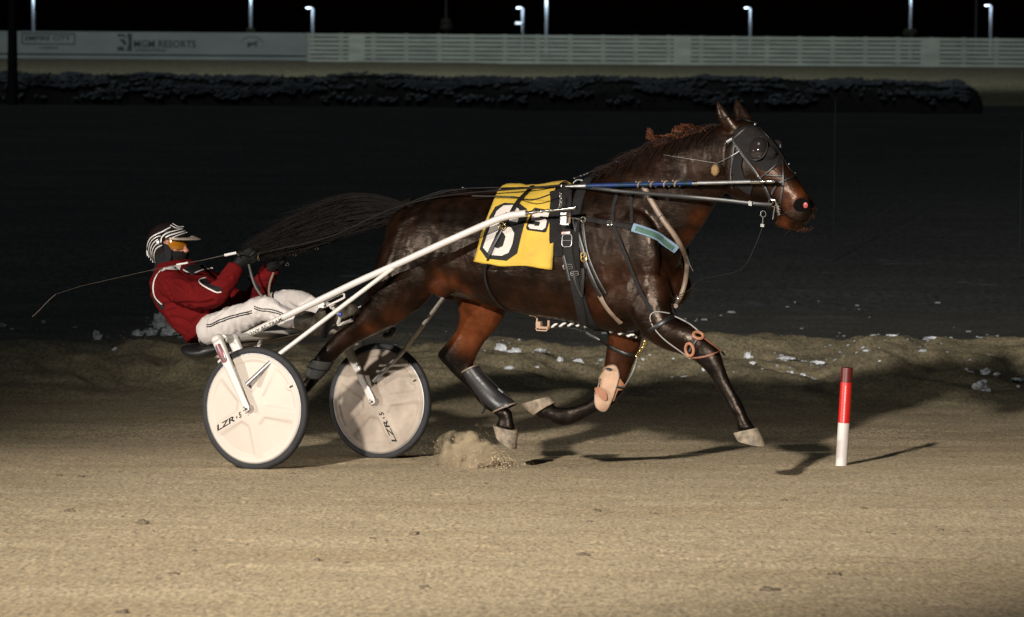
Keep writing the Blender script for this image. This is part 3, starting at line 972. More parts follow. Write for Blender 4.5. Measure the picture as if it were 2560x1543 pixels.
# cheek (jowl), eye ridge
def blob(px, py, yr, rx, ry, rz):
    hb_.ball(P(px, py, yr), XD * rx, YD * ry, ZD * rz)
for s in (-1, 1):
    blob(1850, 448, s * 0.062, .085, .045, .10)
    blob(1918, 382, s * .076, .055, .024, .035)
    blob(2013, 508, s * .045, .035, .024, .035)
# ears: near and far
def ear(base, tip, yr, lean):
    b_, t_ = P(base[0], base[1], yr), P(tip[0], tip[1], yr + lean)
    ax_ = t_ - b_
    side = YD.cross(ax_).normalized()
    rings = []
    for s, w in ((-.12, .030), (0, .036), (.2, .044), (.45, .041), (.7, .029), (.88, .016), (1.0, .005)):
        c = b_ + ax_ * s + side * (-.018 * math.sin(s * 2.6))
        rings.append([c + side * (w * math.cos(a)) + YD * ((w * .48 + .004) * math.sin(a)) for a in (2 * math.pi * k / 16 for k in range(16))])
    hb_.loft(fill(rings, 3))
ear((1832, 322), (1797, 248), -.055, -.01)
ear((1868, 306), (1843, 241), .055, .015)
# near hind leg (stretched back)
limb(hb_, [((1118, 520), (992, 552), .11, -.12), ((1136, 610), (962, 605), .125, -.145), ((1112, 685), (941, 660), .13, -.165), ((1085, 733), (926, 716), .12, -.175),
           ((1042, 778), (906, 762), .10, -.175), ((985, 815), (872, 808), .078, -.175), ((930, 840), (836, 832), .06, -.17), ((880, 866), (808, 868), .05, -.17),
           ((842, 896), (789, 892), .045, -.17), ((818, 925), (778, 915), .036, -.17), ((797, 955), (764, 945), .027, -.17), ((747, 1010), (720, 1000), .025, -.17),
           ((712, 1050), (682, 1035), .034, -.17), ((700, 1078), (672, 1068), .030, -.17), ((700, 1098), (662, 1088), .035, -.17)])
# far hind leg (forward under the belly)
limb(hb_, [((1236, 640), (1065, 600), .12, .12), ((1256, 715), (1100, 685), .125, .15), ((1264, 772), (1135, 738), .105, .165), ((1247, 814), (1150, 784), .085, .165),
           ((1215, 852), (1140, 826), .062, .165), ((1193, 886), (1112, 862), .053, .165), ((1183, 910), (1094, 888), .045, .165), ((1184, 925), (1118, 918), .040, .165), ((1190, 941), (1148, 950), .034, .165),
           ((1205, 964), (1172, 976), .028, .165), ((1236, 1004), (1208, 1018), .026, .165), ((1274, 1024), (1238, 1036), .034, .165), ((1283, 1048), (1247, 1047), .029, .165), ((1289, 1078), (1238, 1064), .038, .165)])
# near fore leg (reaching forward)
limb(hb_, [((1668, 690), (1545, 700), .10, -.12), ((1683, 755), (1568, 775), .10, -.135), ((1692, 795), (1606, 835), .085, -.145), ((1735, 817), (1652, 868), .065, -.15), ((1764, 845), (1706, 888), .050, -.15),
           ((1795, 874), (1738, 904), .046, -.15), ((1808, 905), (1763, 925), .041, -.15), ((1817, 935), (1779, 945), .031, -.15), ((1832, 968), (1796, 975), .027, -.15),
           ((1849, 995), (1811, 1000), .029, -.15), ((1862, 1020), (1822, 1024), .034, -.15), ((1872, 1045), (1839, 1051), .030, -.15), ((1889, 1072), (1843, 1078), .036, -.15)])
# far fore leg (folded back)
limb(hb_, [((1635, 755), (1520, 765), .10, .13), ((1608, 820), (1521, 825), .082, .145), ((1601, 860), (1518, 865), .062, .15), ((1586, 905), (1512, 912), .050, .15), ((1568, 950), (1503, 955), .044, .15),
           ((1557, 983), (1496, 982), .041, .15), ((1533, 1015), (1482, 993), .035, .15), ((1491, 1031), (1464, 1006), .028, .15), ((1445, 1055), (1428, 1016), .025, .15),
           ((1408, 1067), (1394, 1019), .033, .15), ((1374, 1052), (1378, 1010), .030, .15), ((1340, 1040), (1385, 1008), .037, .15)])
# muscles that show through the coat
for (px, py, yr, rx, ry, rz) in ((1585, 640, -.165, .16, .06, .24), (1545, 735, -.18, .14, .05, .13), (1070, 600, -.19, .18, .06, .16),
                                 (1030, 690, -.215, .12, .06, .17), (1105, 700, -.185, .09, .05, .10), (1690, 720, .05, .08, .10, .10), (1700, 460, -.06, .18, .045, .09)):
    blob(px, py, yr, rx, ry, rz)
    if yr < -.1:
        c = P(px, py, yr)
        q = c + YD * (-2 * yr)
        hb_.ball(q, XD * rx, YD * ry, ZD * rz)
hme = remesh(hb_, 0.0095, 9, 0.5)

# fine relief: grooves between muscles, faint ribs, veins, folds of the skin
def rigxy(px, py, yr):
    p = P(px, py, yr) - R0
    return p.dot(XD), p.z
BUMPS = []
def groove(path, amp, rad, yr=-.27):
    for q in spline(path, 8):
        x, z = rigxy(q[0], q[1], yr)
        BUMPS.append((x, z, amp, rad))
groove([(1452, 500), (1485, 590), (1510, 690), (1540, 770)], -.0012, .024)
groove([(1560, 470), (1600, 560), (1640, 640), (1668, 700)], -.0010, .022)
groove([(1120, 545), (1090, 620), (1062, 700), (1050, 760)], -.0012, .022)
groove([(1000, 560), (985, 640), (965, 720), (930, 790)], -.0012, .02)
groove([(1190, 640), (1150, 690), (1110, 715)], .0010, .022)
groove([(1060, 530), (1100, 580), (1150, 600)], .0009, .016)
groove([(1130, 800 - 100), (1090, 680), (1060, 640)], .0007, .013)
for k in range(6):
    groove([(1215 + 32 * k, 660), (1222 + 34 * k, 720), (1215 + 36 * k, 765)], -.0006, .016)
groove([(1330, 700), (1400, 730), (1470, 742), (1530, 770)], .0006, .010)
groove([(1560, 600), (1600, 690), (1610, 760)], .0008, .014)
groove([(1700, 430), (1660, 500), (1640, 560)], -.0008, .02, -.12)
groove([(1800, 420), (1770, 500), (1742, 570)], -.0010, .014, -.09)
groove([(960, 780), (900, 830), (850, 880)], -.0010, .014, -.21)
groove([(1782, 930), (1800, 968), (1818, 1005)], -.0016, .007, -.17)
groove([(1805, 925), (1822, 962), (1842, 1000)], .0012, .007, -.17)
groove([(1590, 860), (1575, 930)], -.0014, .012, .12)
groove([(1700, 800), (1660, 840), (1640, 860)], -.0018, .012, -.2)
groove([(1620, 700), (1580, 760), (1560, 800)], -.0020, .018, -.25)
groove([(1480, 800), (1420, 770), (1350, 745), (1290, 735)], .0012, .009, -.28)
groove([(1110, 640), (1080, 700), (1040, 750), (990, 790)], -.0018, .014, -.26)
groove([(1230, 800), (1195, 850), (1170, 885)], -.0018, .012, .12)
groove([(1700, 820), (1740, 860), (1780, 890)], -.0008, .010, -.2)
BA = np.array(BUMPS)
co = np.zeros(len(hme.vertices) * 3)
hme.vertices.foreach_get('co', co)
co = co.reshape(-1, 3)
no = np.array([tuple(v.normal) for v in hme.vertices])
rel = co - np.array(R0)
RX, RY, RZ = rel @ np.array(XD), rel @ np.array(YD), co[:, 2]
disp = np.zeros(len(co))
for x, z, a, r in BUMPS:
    d2 = (RX - x) ** 2 + (RZ - z) ** 2
    disp += a * np.exp(-d2 / (r * r))
disp *= np.clip(np.abs(RY) / 0.08, 0, 1)
for i in range(len(co)):
    p = V(co[i])
    disp[i] += 0.0034 * noise.fractal(V((p.x * 8, p.y * 8, p.z * 6.0)), 1.0, 2.0, 3) + 0.0012 * noise.fractal(V((p.x * 30, p.y * 30, p.z * 22)), 1.0, 2.0, 2)
co2 = co + no * disp[:, None]
hme.vertices.foreach_set('co', co2.reshape(-1))
hme.update()

# coat colour: dark bay, russet on the flank, inner thigh and muzzle, black on the lower legs
DARK, BROWN, RUSSET, BLACK = np.array((.0020, .0010, .0006)), np.array((.0072, .0030, .0016)), np.array((.062, .0165, .0052)), np.array((.0018, .0014, .0012))
def field(px, py, yr, r, near=None):
    x, z = rigxy(px, py, yr)
    f = np.exp(-((RX - x) ** 2 + (RZ - z) ** 2) / (r * r))
    if near is True: f = f * (RY < 0)
    if near is False: f = f * (RY > 0)
    return f
nz_ = np.array([noise.fractal(V(p) * 3.2, 1.0, 2.0, 4) for p in co])
nz2 = np.array([noise.fractal(V((p[0] * 11, p[1] * 11, p[2] * 9)), 1.0, 2.0, 3) for p in co])
k1 = np.clip(0.36 + 0.7 * nz_ + 0.5 * nz2, 0, 1)[:, None]
colr = DARK * (1 - k1) + BROWN * k1
rus = np.zeros(len(co))
for a in ((1076, 742, -.25, .05, True, .5), (1084, 718, -.25, .05, True, .45), (1102, 700, -.25, .05, True, .38), (1130, 712, -.25, .05, True, .38), (1160, 735, -.22, .05, True, .42), (1200, 770, .16, .20, False, 1.0), (1175, 830, .16, .13, False, .9), (1988, 488, -.05, .05, None, .9), (1968, 478, -.05, .045, None, .6), (1972, 505, -.05, .045, None, .5), (1962, 558, -.03, .04, None, .6),
          (1000, 805, -.2, .07, True, .35), (940, 840, -.2, .06, True, .45), (1560, 840, .15, .13, False, .5), (1540, 915, .15, .09, False, .35), (1400, 800, -.1, .09, None, .15), (1300, 785, -.1, .09, None, .15),
          (1740, 600, .0, .05, None, .6), (1765, 550, .0, .05, None, .6), (1530, 700, -.25, .10, True, .14), (1480, 770, -.25, .09, None, .2), (1640, 700, -.2, .1, None, .12),
          (1830, 320, 0, .05, None, .1), (1930, 430, -.06, .08, None, .3)):
    rus = np.maximum(rus, a[5] * field(a[0], a[1], a[2], a[3], a[4]))
rus = np.clip(rus * (1 + 0.45 * nz_ + .2 * nz2), 0, 1)[:, None]
colr = colr * (1 - rus) + RUSSET * rus
def below(pts, yr, soft, near):
    """black points: everything past a joint on one leg"""
    out = np.zeros(len(co))
    for (px, py, r) in pts:
        out = np.maximum(out, np.clip(1.6 * field(px, py, yr, r, near), 0, 1))
    return out
blk = below([(1770, 895, .06), (1790, 940, .07), (1815, 985, .08), (1840, 1020, .08), (1860, 1060, .08)], -.15, 0, True)
blk = np.maximum(blk, below([(1525, 1000, .06), (1480, 1015, .08), (1420, 1040, .08), (1370, 1030, .08)], .15, 0, False))
blk = np.maximum(blk, below([(1120, 895, .075), (1150, 920, .07), (1180, 945, .07), (1220, 1000, .09), (1260, 1040, .08)], .165, 0, False))
blk = np.maximum(blk, below([(810, 890, .08), (785, 930, .07), (740, 1000, .1), (690, 1060, .1)], -.17, 0, True))
blk = np.maximum(blk, .92 * field(2026, 530, -.04, .055))
blk = blk[:, None]
colr = colr * (1 - blk) + (BLACK) * blk
at = hme.color_attributes.new('coat', 'FLOAT_COLOR', 'POINT')
at.data.foreach_set('color', np.hstack([colr, np.ones((len(co), 1))]).astype(np.float32).reshape(-1))
HB = bvh_of(hme)
allv = [v.co.copy() for v in hme.vertices]
allf = [tuple(p.vertices) for p in hme.polygons]
hbase = R(2.0, 0, gz(R(2.0, 0, 0).x, R(2.0, 0, 0).y))
horse = Thing('horse', 'dark bay trotting horse in black harness pulling the white sulky', 'horse', hbase)
body = horse.part('body', hme, M['coat'])

# hooves
def hoof(coro, sole, w0, w1, yr, lab=None):
    mb = MB()
    rings = [sect(coro[0], coro[1], w0, yr, 24, comp=False), sect(sole[0], sole[1], w1, yr, 24, comp=False)]
    a, b_ = rings
    mid = [x.lerp(y, .08) + (x - sum(a, V()) / 24) * .06 for x, y in zip(a, b_)]
    end = [x.lerp(y, .93) for x, y in zip(a, b_)]
    cs = sum(b_, V()) / 24
    rim = [cs + (x - cs) * .96 for x in b_]
    inn = [cs + (x - cs) * .78 for x in b_]
    ca = sum(a, V()) / 24
    frog = [cs + (x - cs) * .60 + (ca - cs) * .10 for x in b_]
    mb.loft([a, mid, end, b_, rim, inn, frog])
    h = horse.part('hoof', mb, M['hoof'], lab)
    sh = MB()
    horse_shoe = [b_[i % 24] + (b_[i % 24] - ca).normalized() * .004 for i in range(3, 22)] if False else None
    return h
hoof(((1891, 1070), (1836, 1082)), ((1913, 1116), (1846, 1100)), .043, .058, -.15)
hoof(((1337, 1039), (1386, 1008)), ((1303, 1011), (1374, 991)), .043, .054, .15)
hoof(((1292, 1077), (1236, 1062)), ((1288, 1124), (1243, 1088)), .044, .055, .165)
hoof(((702, 1098), (660, 1087)), ((690, 1140), (634, 1112)), .042, .052, -.17)
# nostril and mouth
mb = MB()
c, n, ok = hit(2000, 513, HB)
decal(mb, [[(2003 + 19 * math.cos(a) - 4 * math.sin(a), 513 + 17 * math.sin(a) + 3 * math.cos(a)) for a in (2 * math.pi * k / 20 for k in range(20))]], HB, .002, 6)
nos = horse.part('nostril', mb, M['dark_hole'])
mb = MB()
decal(mb, [[(2014 + 5 * math.cos(a), 513 + 6.5 * math.sin(a)) for a in (2 * math.pi * k / 16 for k in range(16))]], HB, .004, 5)
horse.part('nostril_lining', mb, M['nostril'], parent=nos)
mb = MB()
strap(mb, [(1950, 524), (1970, 542), (1992, 552), (2012, 553), (2024, 546)], .006, .004, HB, -.001, -.05, step=4)
horse.part('mouth', mb, M['dark_hole'])

def strands(mb, n, path_fn, r0, seg=10, sides=3):
    for _ in range(n):
        pts = path_fn()
        k = len(pts)
        mb.tube(pts, [r0 * (1 - 0.85 * (i / (k - 1)) ** 1.5) * rng.uniform(.85, 1.15) for i in range(k)], sides, cap=False)
# tail streaming back
top_ = spline([(1012, 507), (975, 495), (925, 487), (870, 491), (820, 505), (770, 530), (720, 556), (665, 585), (600, 616)], 6)
wisp_ = spline([(1012, 507), (975, 495), (925, 486), (870, 486), (820, 495), (750, 501), (690, 508), (630, 524)], 6)
bot_ = spline([(1006, 546), (958, 566), (883, 584), (807, 605), (732, 624), (656, 641), (585, 656)], 6)
def edge(ar, t):
    f = max(0, min(.9999, t)) * (len(ar) - 1)
    i = int(f)
    return ar[i] + (ar[min(i + 1, len(ar) - 1)] - ar[i]) * (f - i)
def tailpath():
    v = rng.uniform()
    v = v * .96 + .02
    wk = 0.0 if rng.uniform() < .72 else rng.uniform()
    L = rng.uniform(.35, .98) if rng.uniform() < .9 else rng.uniform(.8, 1.05)
    L *= 1 - .35 * wk
    y0, y1 = rng.normal() * .018, rng.normal() * .07
    ph, am = rng.uniform(0, 6.28), rng.uniform(1, 13)
    v1 = min(1.12, max(-.12, v + rng.normal() * .22))
    pts = []
    for i in range(13):
        s = i / 12 * L
        vv = v + (v1 - v) * s
        tp = edge(top_, s) * (1 - wk) + edge(wisp_, s) * wk
        q = tp * (1 - vv) + edge(bot_, s) * vv
        droop = 16 * s * s * rng.uniform(.0, .15)
        pts.append(P(q[0], q[1] + am * math.sin(ph + 5 * s) * s + droop, y0 + (y1 - y0) * s))
    return pts
mb = MB()
strands(mb, 4200, tailpath, 0.0019)
tail = horse.part('tail', mb, M['hair'])
dock = MB().tube([P(1035, 512, 0), P(1005, 517, 0), P(970, 518, 0), P(930, 522, 0)], [.045, .036, .028, .012], 12)
horse.part('dock', dock, M['hair'], parent=tail)
# mane: low roll along the crest, loose locks flying, forelock between the ears
def manepath():
    s = rng.uniform()
    q = edge(CREST, s)
    y = rng.normal() * .012
    p0 = P(q[0], q[1] + 4, y)
    fly = rng.uniform(.4, 1)
    d = V((0, 0, 0)) + XD * rng.uniform(-.10, -.03) + ZD * rng.uniform(-.01, .035) * fly + YD * rng.uniform(-.05, .05)
    if rng.uniform() < .45:
        d = XD * rng.uniform(-.06, .0) + ZD * rng.uniform(-.12, -.05) + YD * rng.uniform(-.13, -.07)
    return [p0 + d * t + ZD * (.02 * math.sin(3.1 * t)) - ZD * .02 * t * t for t in (0, .25, .5, .75, 1.0)]
CREST = spline([(1500, 440), (1560, 405), (1630, 370), (1700, 343), (1760, 326), (1806, 314)], 5)
mb = MB()
strands(mb, 900, manepath, 0.0024, sides=3)
def tuft(px, py, dx, dy, n, spread, r=.0026):
    dx, dy = dx * 1.35, dy * 1.35
    for _ in range(int(n * 1.4)):
        a = P(px + rng.normal() * spread, py + rng.normal() * 3, rng.normal() * .015)
        e = P(px + dx * rng.uniform(.5, 1.1) + rng.normal() * spread * .7, py + dy * rng.uniform(.5, 1.1), rng.normal() * .03)
        m_ = a.lerp(e, .5) + ZD * .012
        mb.tube(curve3([a, m_, e], .02), r, 3, cap=False)
horse.part('mane', mb, M['mane_dark'])
mb = MB()
tuft(1642, 370, -18, -34, 34, 4)
tuft(1660, 360, -14, -16, 30, 8)
tuft(1712, 345, -10, -22, 60, 14)
tuft(1735, 338, -16, -20, 50, 10)
tuft(1752, 330, -10, -10, 30, 8)
tuft(1700, 350, -20, -10, 40, 14)
horse.part('mane_tuft', mb, M['mane'], 'loose russet locks flying from the crest')
mb = MB()
for _ in range(26):
    a = P(2000 + rng.normal() * 14, 568 + rng.normal() * 3, rng.normal() * .02)
    mb.tube([a, a - ZD * rng.uniform(.01, .03) + XD * rng.uniform(-.03, .012)], .0009, 3, cap=False)
for _ in range(14):
    a = P(2030 + rng.normal() * 3, 530 + rng.normal() * 8, rng.normal() * .02)
    mb.tube(curve3([a, a + XD * .012, a + XD * .014 - ZD * .014], .01), .0008, 3, cap=False)
horse.part('whiskers', mb, M['mane'])

# ---------------------------------------------------------------- number cloth over the back
def on_back(qx, v):
    """grid on the near side: v=0 bottom edge, v=1 at the spine"""
edge_top = [(1246, 479), (1290, 474), (1340, 471), (1389, 474)]
edge_bot = [(1190, 652), (1260, 664), (1320, 664), (1384, 673)]
cl, nu, nv = MB(), 26, 26
near = []
for i in range(nu + 1):
    u = i / nu
    t_, b_ = edge(spline(edge_top, 4), u), edge(spline(edge_bot, 4), u)
    row = []
    for j in range(nv + 1):
        w = j / nv
        bow = -7 * math.sin(math.pi * w) * (1 - u) * .6
        px, py = b_[0] + (t_[0] - b_[0]) * w + bow, b_[1] + (t_[1] - b_[1]) * w
        c, n, ok = hit(px, py + (2 if w > .96 else 0), HB)
        k = 0.011 + 0.006 * math.sin(u * 9 + w * 4) * (1 - w) + .004 * math.sin(u * 23 - w * 9) * (1 - w) + .014 * (1 - w) ** 4
        row.append(c + n * k)
    near.append(row)
rows = []
for row in near:
    top = row[-1]
    yt = (top - R0).dot(YD)
    arc_ = [top + YD * (-2 * yt * s) + ZD * (.045 * math.sin(math.pi * s) * abs(yt) / .12) for s in (.25, .5, .75)]
    mir = [p + YD * (-2 * (p - R0).dot(YD)) for p in reversed(row)]
    rows.append(row + arc_ + mir)
m_ = len(rows[0])
cl.v = [p for r in rows for p in r]
cl.f = [(i * m_ + j, i * m_ + j + 1, (i + 1) * m_ + j + 1, (i + 1) * m_ + j) for i in range(nu) for j in range(m_ - 1)]
cme = mesh_of('cloth', cl, 60)
bm = bmesh.new(); bm.from_mesh(cme)
bmesh.ops.solidify(bm, geom=bm.faces[:], thickness=0.003)
bm.to_mesh(cme); bm.free()
cme.polygons.foreach_set('use_smooth', [True] * len(cme.polygons))
CB = bvh_of(cme)
clv = [v.co.copy() for v in cme.vertices]
c3 = lambda pts: [(1150 + x / 3.228, 420 + y / 3.228) for x, y in pts]
cloth = Thing('saddle_cloth', 'yellow racing number cloth with white 6 and small 5 over the back of the horse', 'saddle cloth', R(1.7, 0, 1.2))
cloth_o = cloth.part('cloth', cme, M['yellow'])
six_out = c3([(358, 283), (485, 290), (540, 332), (552, 378), (522, 450), (492, 560), (462, 690), (375, 750), (215, 733), (160, 655), (198, 520), (240, 390), (285, 315)])
six_in = c3([(352, 308), (432, 303), (478, 335), (490, 372), (468, 440), (400, 430), (410, 374), (376, 360), (344, 392), (322, 455), (338, 470), (415, 482), (443, 530), (428, 610), (395, 685), (340, 712), (240, 702), (190, 645), (225, 540), (262, 430), (300, 350)])
six_hole = c3([(300, 520), (350, 522), (372, 555), (350, 630), (310, 650), (268, 635), (274, 585)])
mb = MB(); decal(mb, [six_out], CB, .0022, 9)
num = cloth.part('number_patch', mb, M['num_black'], 'black octagonal patch carrying the large 6')
mb = MB(); decal(mb, [six_in, six_hole], CB, .0050, 9)
cloth.part('numeral', mb, M['num_white'], 'large white 6', parent=num)
mb = MB(); decal(mb, [c3([(605, 322), (735, 345), (743, 370), (697, 515), (680, 522), (545, 503), (533, 485), (580, 345)])], CB, .0022, 8)
num2 = cloth.part('number_patch', mb, M['num_black'], 'small black patch carrying the 5')
mb = MB(); decal(mb, [c3([(596, 345), (722, 366), (712, 400), (652, 392), (648, 408), (690, 412), (702, 430), (692, 482), (666, 503), (568, 492), (551, 470), (560, 456), (604, 461), (602, 470), (640, 471), (650, 446), (642, 437), (574, 429)])], CB, .0050, 8)
cloth.part('numeral', mb, M['num_white'], 'small white 5', parent=num2)
# hem
mb = MB(); strap(mb, [(1192, 650), (1260, 662), (1320, 662), (1383, 670)], .010, .002, CB, .001)
strap(mb, [(1384, 670), (1388, 560), (1389, 482)], .010, .002, CB, .001)
cloth.part('hem', mb, M['yellow'])

# ---------------------------------------------------------------- harness
nb = len(allv)
BOTH = BVHTree.FromPolygons(allv + clv, allf + [tuple(i + nb for i in p.vertices) for p in cme.polygons])
HARN = Thing('harness', 'black racing harness with girth, breast strap and tan neck strap on the horse', 'harness', R(2.0, 0, 1.2))
def wrap(a_px, b_px, width, thick, off, mat_, name, bv=None, span=None):
    """a band right round the trunk through a top and a bottom pixel"""
    A, B = P(a_px[0], a_px[1], 0), P(b_px[0], b_px[1], 0)
    c, e1 = (A + B) / 2, (A - B).normalized()
    ps, ns = [], []
    N = 64
    for i in range(N):
        a = 2 * math.pi * i / N
        d = e1 * math.cos(a) + YD * math.sin(a)
        h = (bv or BOTH).ray_cast(c + d * 0.75, -d, 0.74)
        q = h[0] if h[0] is not None else c + d * .3
        ps.append(q + d * (off + thick / 2)); ns.append(d)
    pp = ps[:]
    for _ in range(2):
        ps = [(ps[i - 1] + ps[i] * 2 + ps[(i + 1) % N]) / 4 for i in range(N)]
    mb = MB()
    band(mb, ps, ns, width, thick, closed=True)
    return HARN.part(name, mb, mat_)
wrap((1482, 455), (1512, 826), .062, .012, .003, M['pad'], 'saddle_pad')
mb = MB()
strap(mb, [(1392, 480), (1392, 540), (1391, 600), (1392, 642)], .075, .010, BOTH, .004); HARN.part('pad_flap', mb, M['pad'])
mb = MB()
strap(mb, [(1422, 472), (1421, 520), (1420, 570), (1424, 640), (1438, 700), (1452, 760), (1462, 806)], .052, .010, BOTH, .014)
girth = HARN.part('girth_strap', mb, M['webbing'])
mb = MB()
for q in ([(1412, 640), (1420, 670), (1428, 700)], [(1436, 680), (1446, 720), (1458, 740)], [(1462, 670), (1462, 700), (1460, 735)]):
    strap(mb, q, .018, .008, BOTH, .022)
HARN.part('girth_tab', mb, M['leather'], parent=girth)
def buckle(px, py, w, h, ang, bv, off, mt, parent=None, r=.0028, name='buckle'):
    c, n, ok = hit(px, py, bv, -.25)
    sx = XD * math.cos(ang) + ZD * math.sin(ang)
    sx = (sx - n * sx.dot(n)).normalized()
    sy = n.cross(sx)
    c = c + n * off
    pts = []
    for k in range(24):
        a = 2 * math.pi * k / 24
        ca, sa = math.cos(a), math.sin(a)
        pts.append(c + sx * (w * math.copysign(abs(ca) ** .5, ca)) + sy * (h * math.copysign(abs(sa) ** .5, sa)))
    mb = MB().tube(pts, r, 8, closed=True)
    mb.tube([c - sx * w, c + sx * w], r * .8, 6)
    return HARN.part(name, mb, mt, parent=parent)
buckle(1424, 666, .026, .013, .1, BOTH, .026, M['chrome'], girth)
buckle(1441, 683, .022, .012, .1, BOTH, .028, M['chrome'], girth)
buckle(1422, 603, .028, .034, .05, BOTH, .026, M['alu'], girth)
mb = MB(); strap(mb, [(1408, 585), (1420, 584), (1430, 584)], .012, .003, BOTH, .025)
HARN.part('tag', mb, mat('red_tag', (0.25, .03, .03), .6, col2=(.4, .36, .34), vscale=(60, 60, 60)), 'small red and white tag on the girth', parent=girth)
# quick hitch: bright socket block under the shaft tip
mb = MB()
a_ = P(1408, 532, -.36); b__ = P(1414, 558, -.355)
mb.tube([a_, b__], [.013, .013], 4)
mb.box(P(1411, 545, -.36), XD * .018, YD * .012, ZD * .030)
mb.box(P(1413, 560, -.36), XD * .026, YD * .008, ZD * .005)
mb.tube([P(1402, 540, -.37), P(1428, 538, -.37)], .005, 8)
HARN.part('hitch_block', mb, M['chrome'])
mb = MB().tube(curve3([P(1425, 534, -.35), P(1424, 548, -.35), P(1423, 560, -.35)], .01), .007, 8)
HARN.part('hitch_pin', mb, M['tan_strap'])
mb = MB()
for k in range(9):
    q = edge([np.array((1401., 484.)), np.array((1403., 500.)), np.array((1402., 512.)), np.array((1399., 518.))], k / 8)
    mb.disc_ring(P(q[0], q[1], -.33), (YD if k % 2 else XD), .007, .002, 10)
HARN.part('chain', mb, M['chrome'])
mb = MB()
mb.disc_ring(P(1409, 465, -.1), XD, .022, .004, 18); mb.tube([P(1409, 470, -.1), P(1409, 482, -.1)], .006, 8)
mb.ball(P(1418, 478, -.12), XD * .008, YD * .008, ZD * .008, 10, 6)
HARN.part('terret', mb, M['chrome'])
# back strap along the spine with fittings, to the tail
mb = MB()
strap(mb, [(1404, 470), (1330, 472), (1250, 474), (1170, 474), (1110, 482), (1060, 500), (1022, 517)], .022, .005, BOTH, .004, .0)
bs = HARN.part('back_strap', mb, M['leather'])
for px in (1157, 1166, 1182, 1256, 1322, 1336):
    HARN.part('stud', MB().ball(P(px, 470 + rng.uniform(-2, 2), -.02), XD * .012, YD * .012, ZD * .007, 8, 6), M['chrome'], parent=bs)
# strap over the cloth holding the shaft, with buckle, down to the belly
mb = MB()
strap(mb, [(1332, 470), (1316, 488), (1297, 505), (1284, 528), (1276, 545)], .026, .005, BOTH, .010)
ts = HARN.part('tie_strap', mb, M['leather'])
mb = MB()
strap(mb, [(1260, 566), (1249, 590), (1236, 612), (1226, 636)], .022, .008, BOTH, .012)
strap(mb, [(1226, 636), (1215, 672), (1214, 697), (1222, 722), (1242, 752), (1268, 774), (1286, 780)], .014, .006, BOTH, .006)
HARN.part('tie_strap', mb, M['leather'])
buckle(1259, 568, .016, .022, 1.0, BOTH, .022, M['brass'], ts)
# breast strap with pale blue padded section
mb = MB()
strap(mb, [(1462, 548), (1490, 553), (1530, 560), (1560, 565), (1584, 569)], .026, .006, BOTH, .006)
br = HARN.part('breast_strap', mb, M['webbing'])
buckle(1527, 559, .013, .013, .0, BOTH, .014, M['chrome'], br, .003)
mb = MB().tube([hit(1434, 544, BOTH)[0] - YD * .02, hit(1458, 548, BOTH)[0] - YD * .02], .006, 8)
mb.disc_ring(hit(1462, 549, BOTH)[0] - YD * .016, YD, .014, .004, 16)
HARN.part('snap', mb, M['chrome'], parent=br)
mb = MB()
pp, nn = strap(mb, [(1584, 570), (1610, 578), (1640, 591), (1668, 606), (1690, 621)], .046, .016, BOTH, .006)
pd = HARN.part('breast_pad', mb, M['blue_pad'])
mb = MB()
strap(mb, [(1592, 573), (1612, 580), (1640, 592), (1664, 605), (1682, 617)], .026, .006, BOTH, .020)
HARN.part('pad_insert', mb, M['green_pad'], parent=pd)
# shoulder straps
mb = MB(); strap(mb, [(1544, 484), (1531, 530), (1534, 565), (1553, 610), (1572, 655), (1586, 694), (1605, 735), (1622, 765), (1631, 780)], .020, .005, BOTH, .004)
HARN.part('shoulder_strap', mb, M['webbing'])
mb = MB(); strap(mb, [(1578, 484), (1579, 530), (1580, 560)], .018, .004, BOTH, .003)
HARN.part('hanger_strap', mb, M['webbing'])
# shiny strap running forward under the girth with its brass ring
mb = MB(); strap(mb, [(1436, 548), (1446, 585), (1458, 625), (1464, 655), (1478, 688), (1492, 720), (1505, 740)], .024, .006, BOTH, .010)
ms = HARN.part('side_strap', mb, M['leather'])
mb = MB(); strap(mb, [(1458, 560), (1462, 600), (1470, 640), (1490, 690), (1515, 735)], .016, .004, BOTH, .004)
HARN.part('side_strap', mb, M['leather'])
buckle(1463, 643, .015, .022, .1, BOTH, .022, M['brass'], ms, .0035, 'ring')
mb = MB(); strap(mb, [(1500, 738), (1516, 765), (1535, 788), (1553, 806)], .026, .005, BOTH, .006)
HARN.part('tail_of_strap', mb, M['tan_strap'])
# tan neck strap and its fittings on the chest
mb = MB()
path = spline([(1610, 462), (1628, 498), (1656, 545), (1684, 583), (1702, 615), (1712, 645), (1714, 680), (1708, 715), (1699, 742), (1684, 766)], 7)
ps = []
for q in path:
    c, n, ok = hit(q[0] - 3, q[1], BOTH, 0.0)
    c2 = P(q[0], q[1], (c - R0).dot(YD))
    ps.append(c2 + n * .012)
ps = smooth_list(ps, 6)
mb.tube(ps, [.0165 - .004 * (i / len(ps)) for i in range(len(ps))], 12)
ys = HARN.part('neck_strap', mb, M['tan_strap'])
mb = MB(); c, n, ok = hit(1654, 541, BOTH); mb.disc_ring(c + n * .012, XD * .6 - ZD * .8, .017, .003, 14)
mb.tube(curve3([P(1680, 748, -.05), P(1692, 744, -.05), P(1697, 752, -.05)], .01), .006, 8)
HARN.part('clip', mb, M['chrome'], parent=ys)
mb = MB().tube(curve3([P(1717, 640, .02), P(1726, 665, .02), P(1733, 678, .02)], .02), .003, 6)
HARN.part('loose_tag', mb, M['leather'], parent=ys)
mb = MB(); strap(mb, [(1678, 760), (1680, 780), (1690, 795)], .016, .005, BOTH, .006, -.1)
HARN.part('tie_down', mb, M['webbing'])
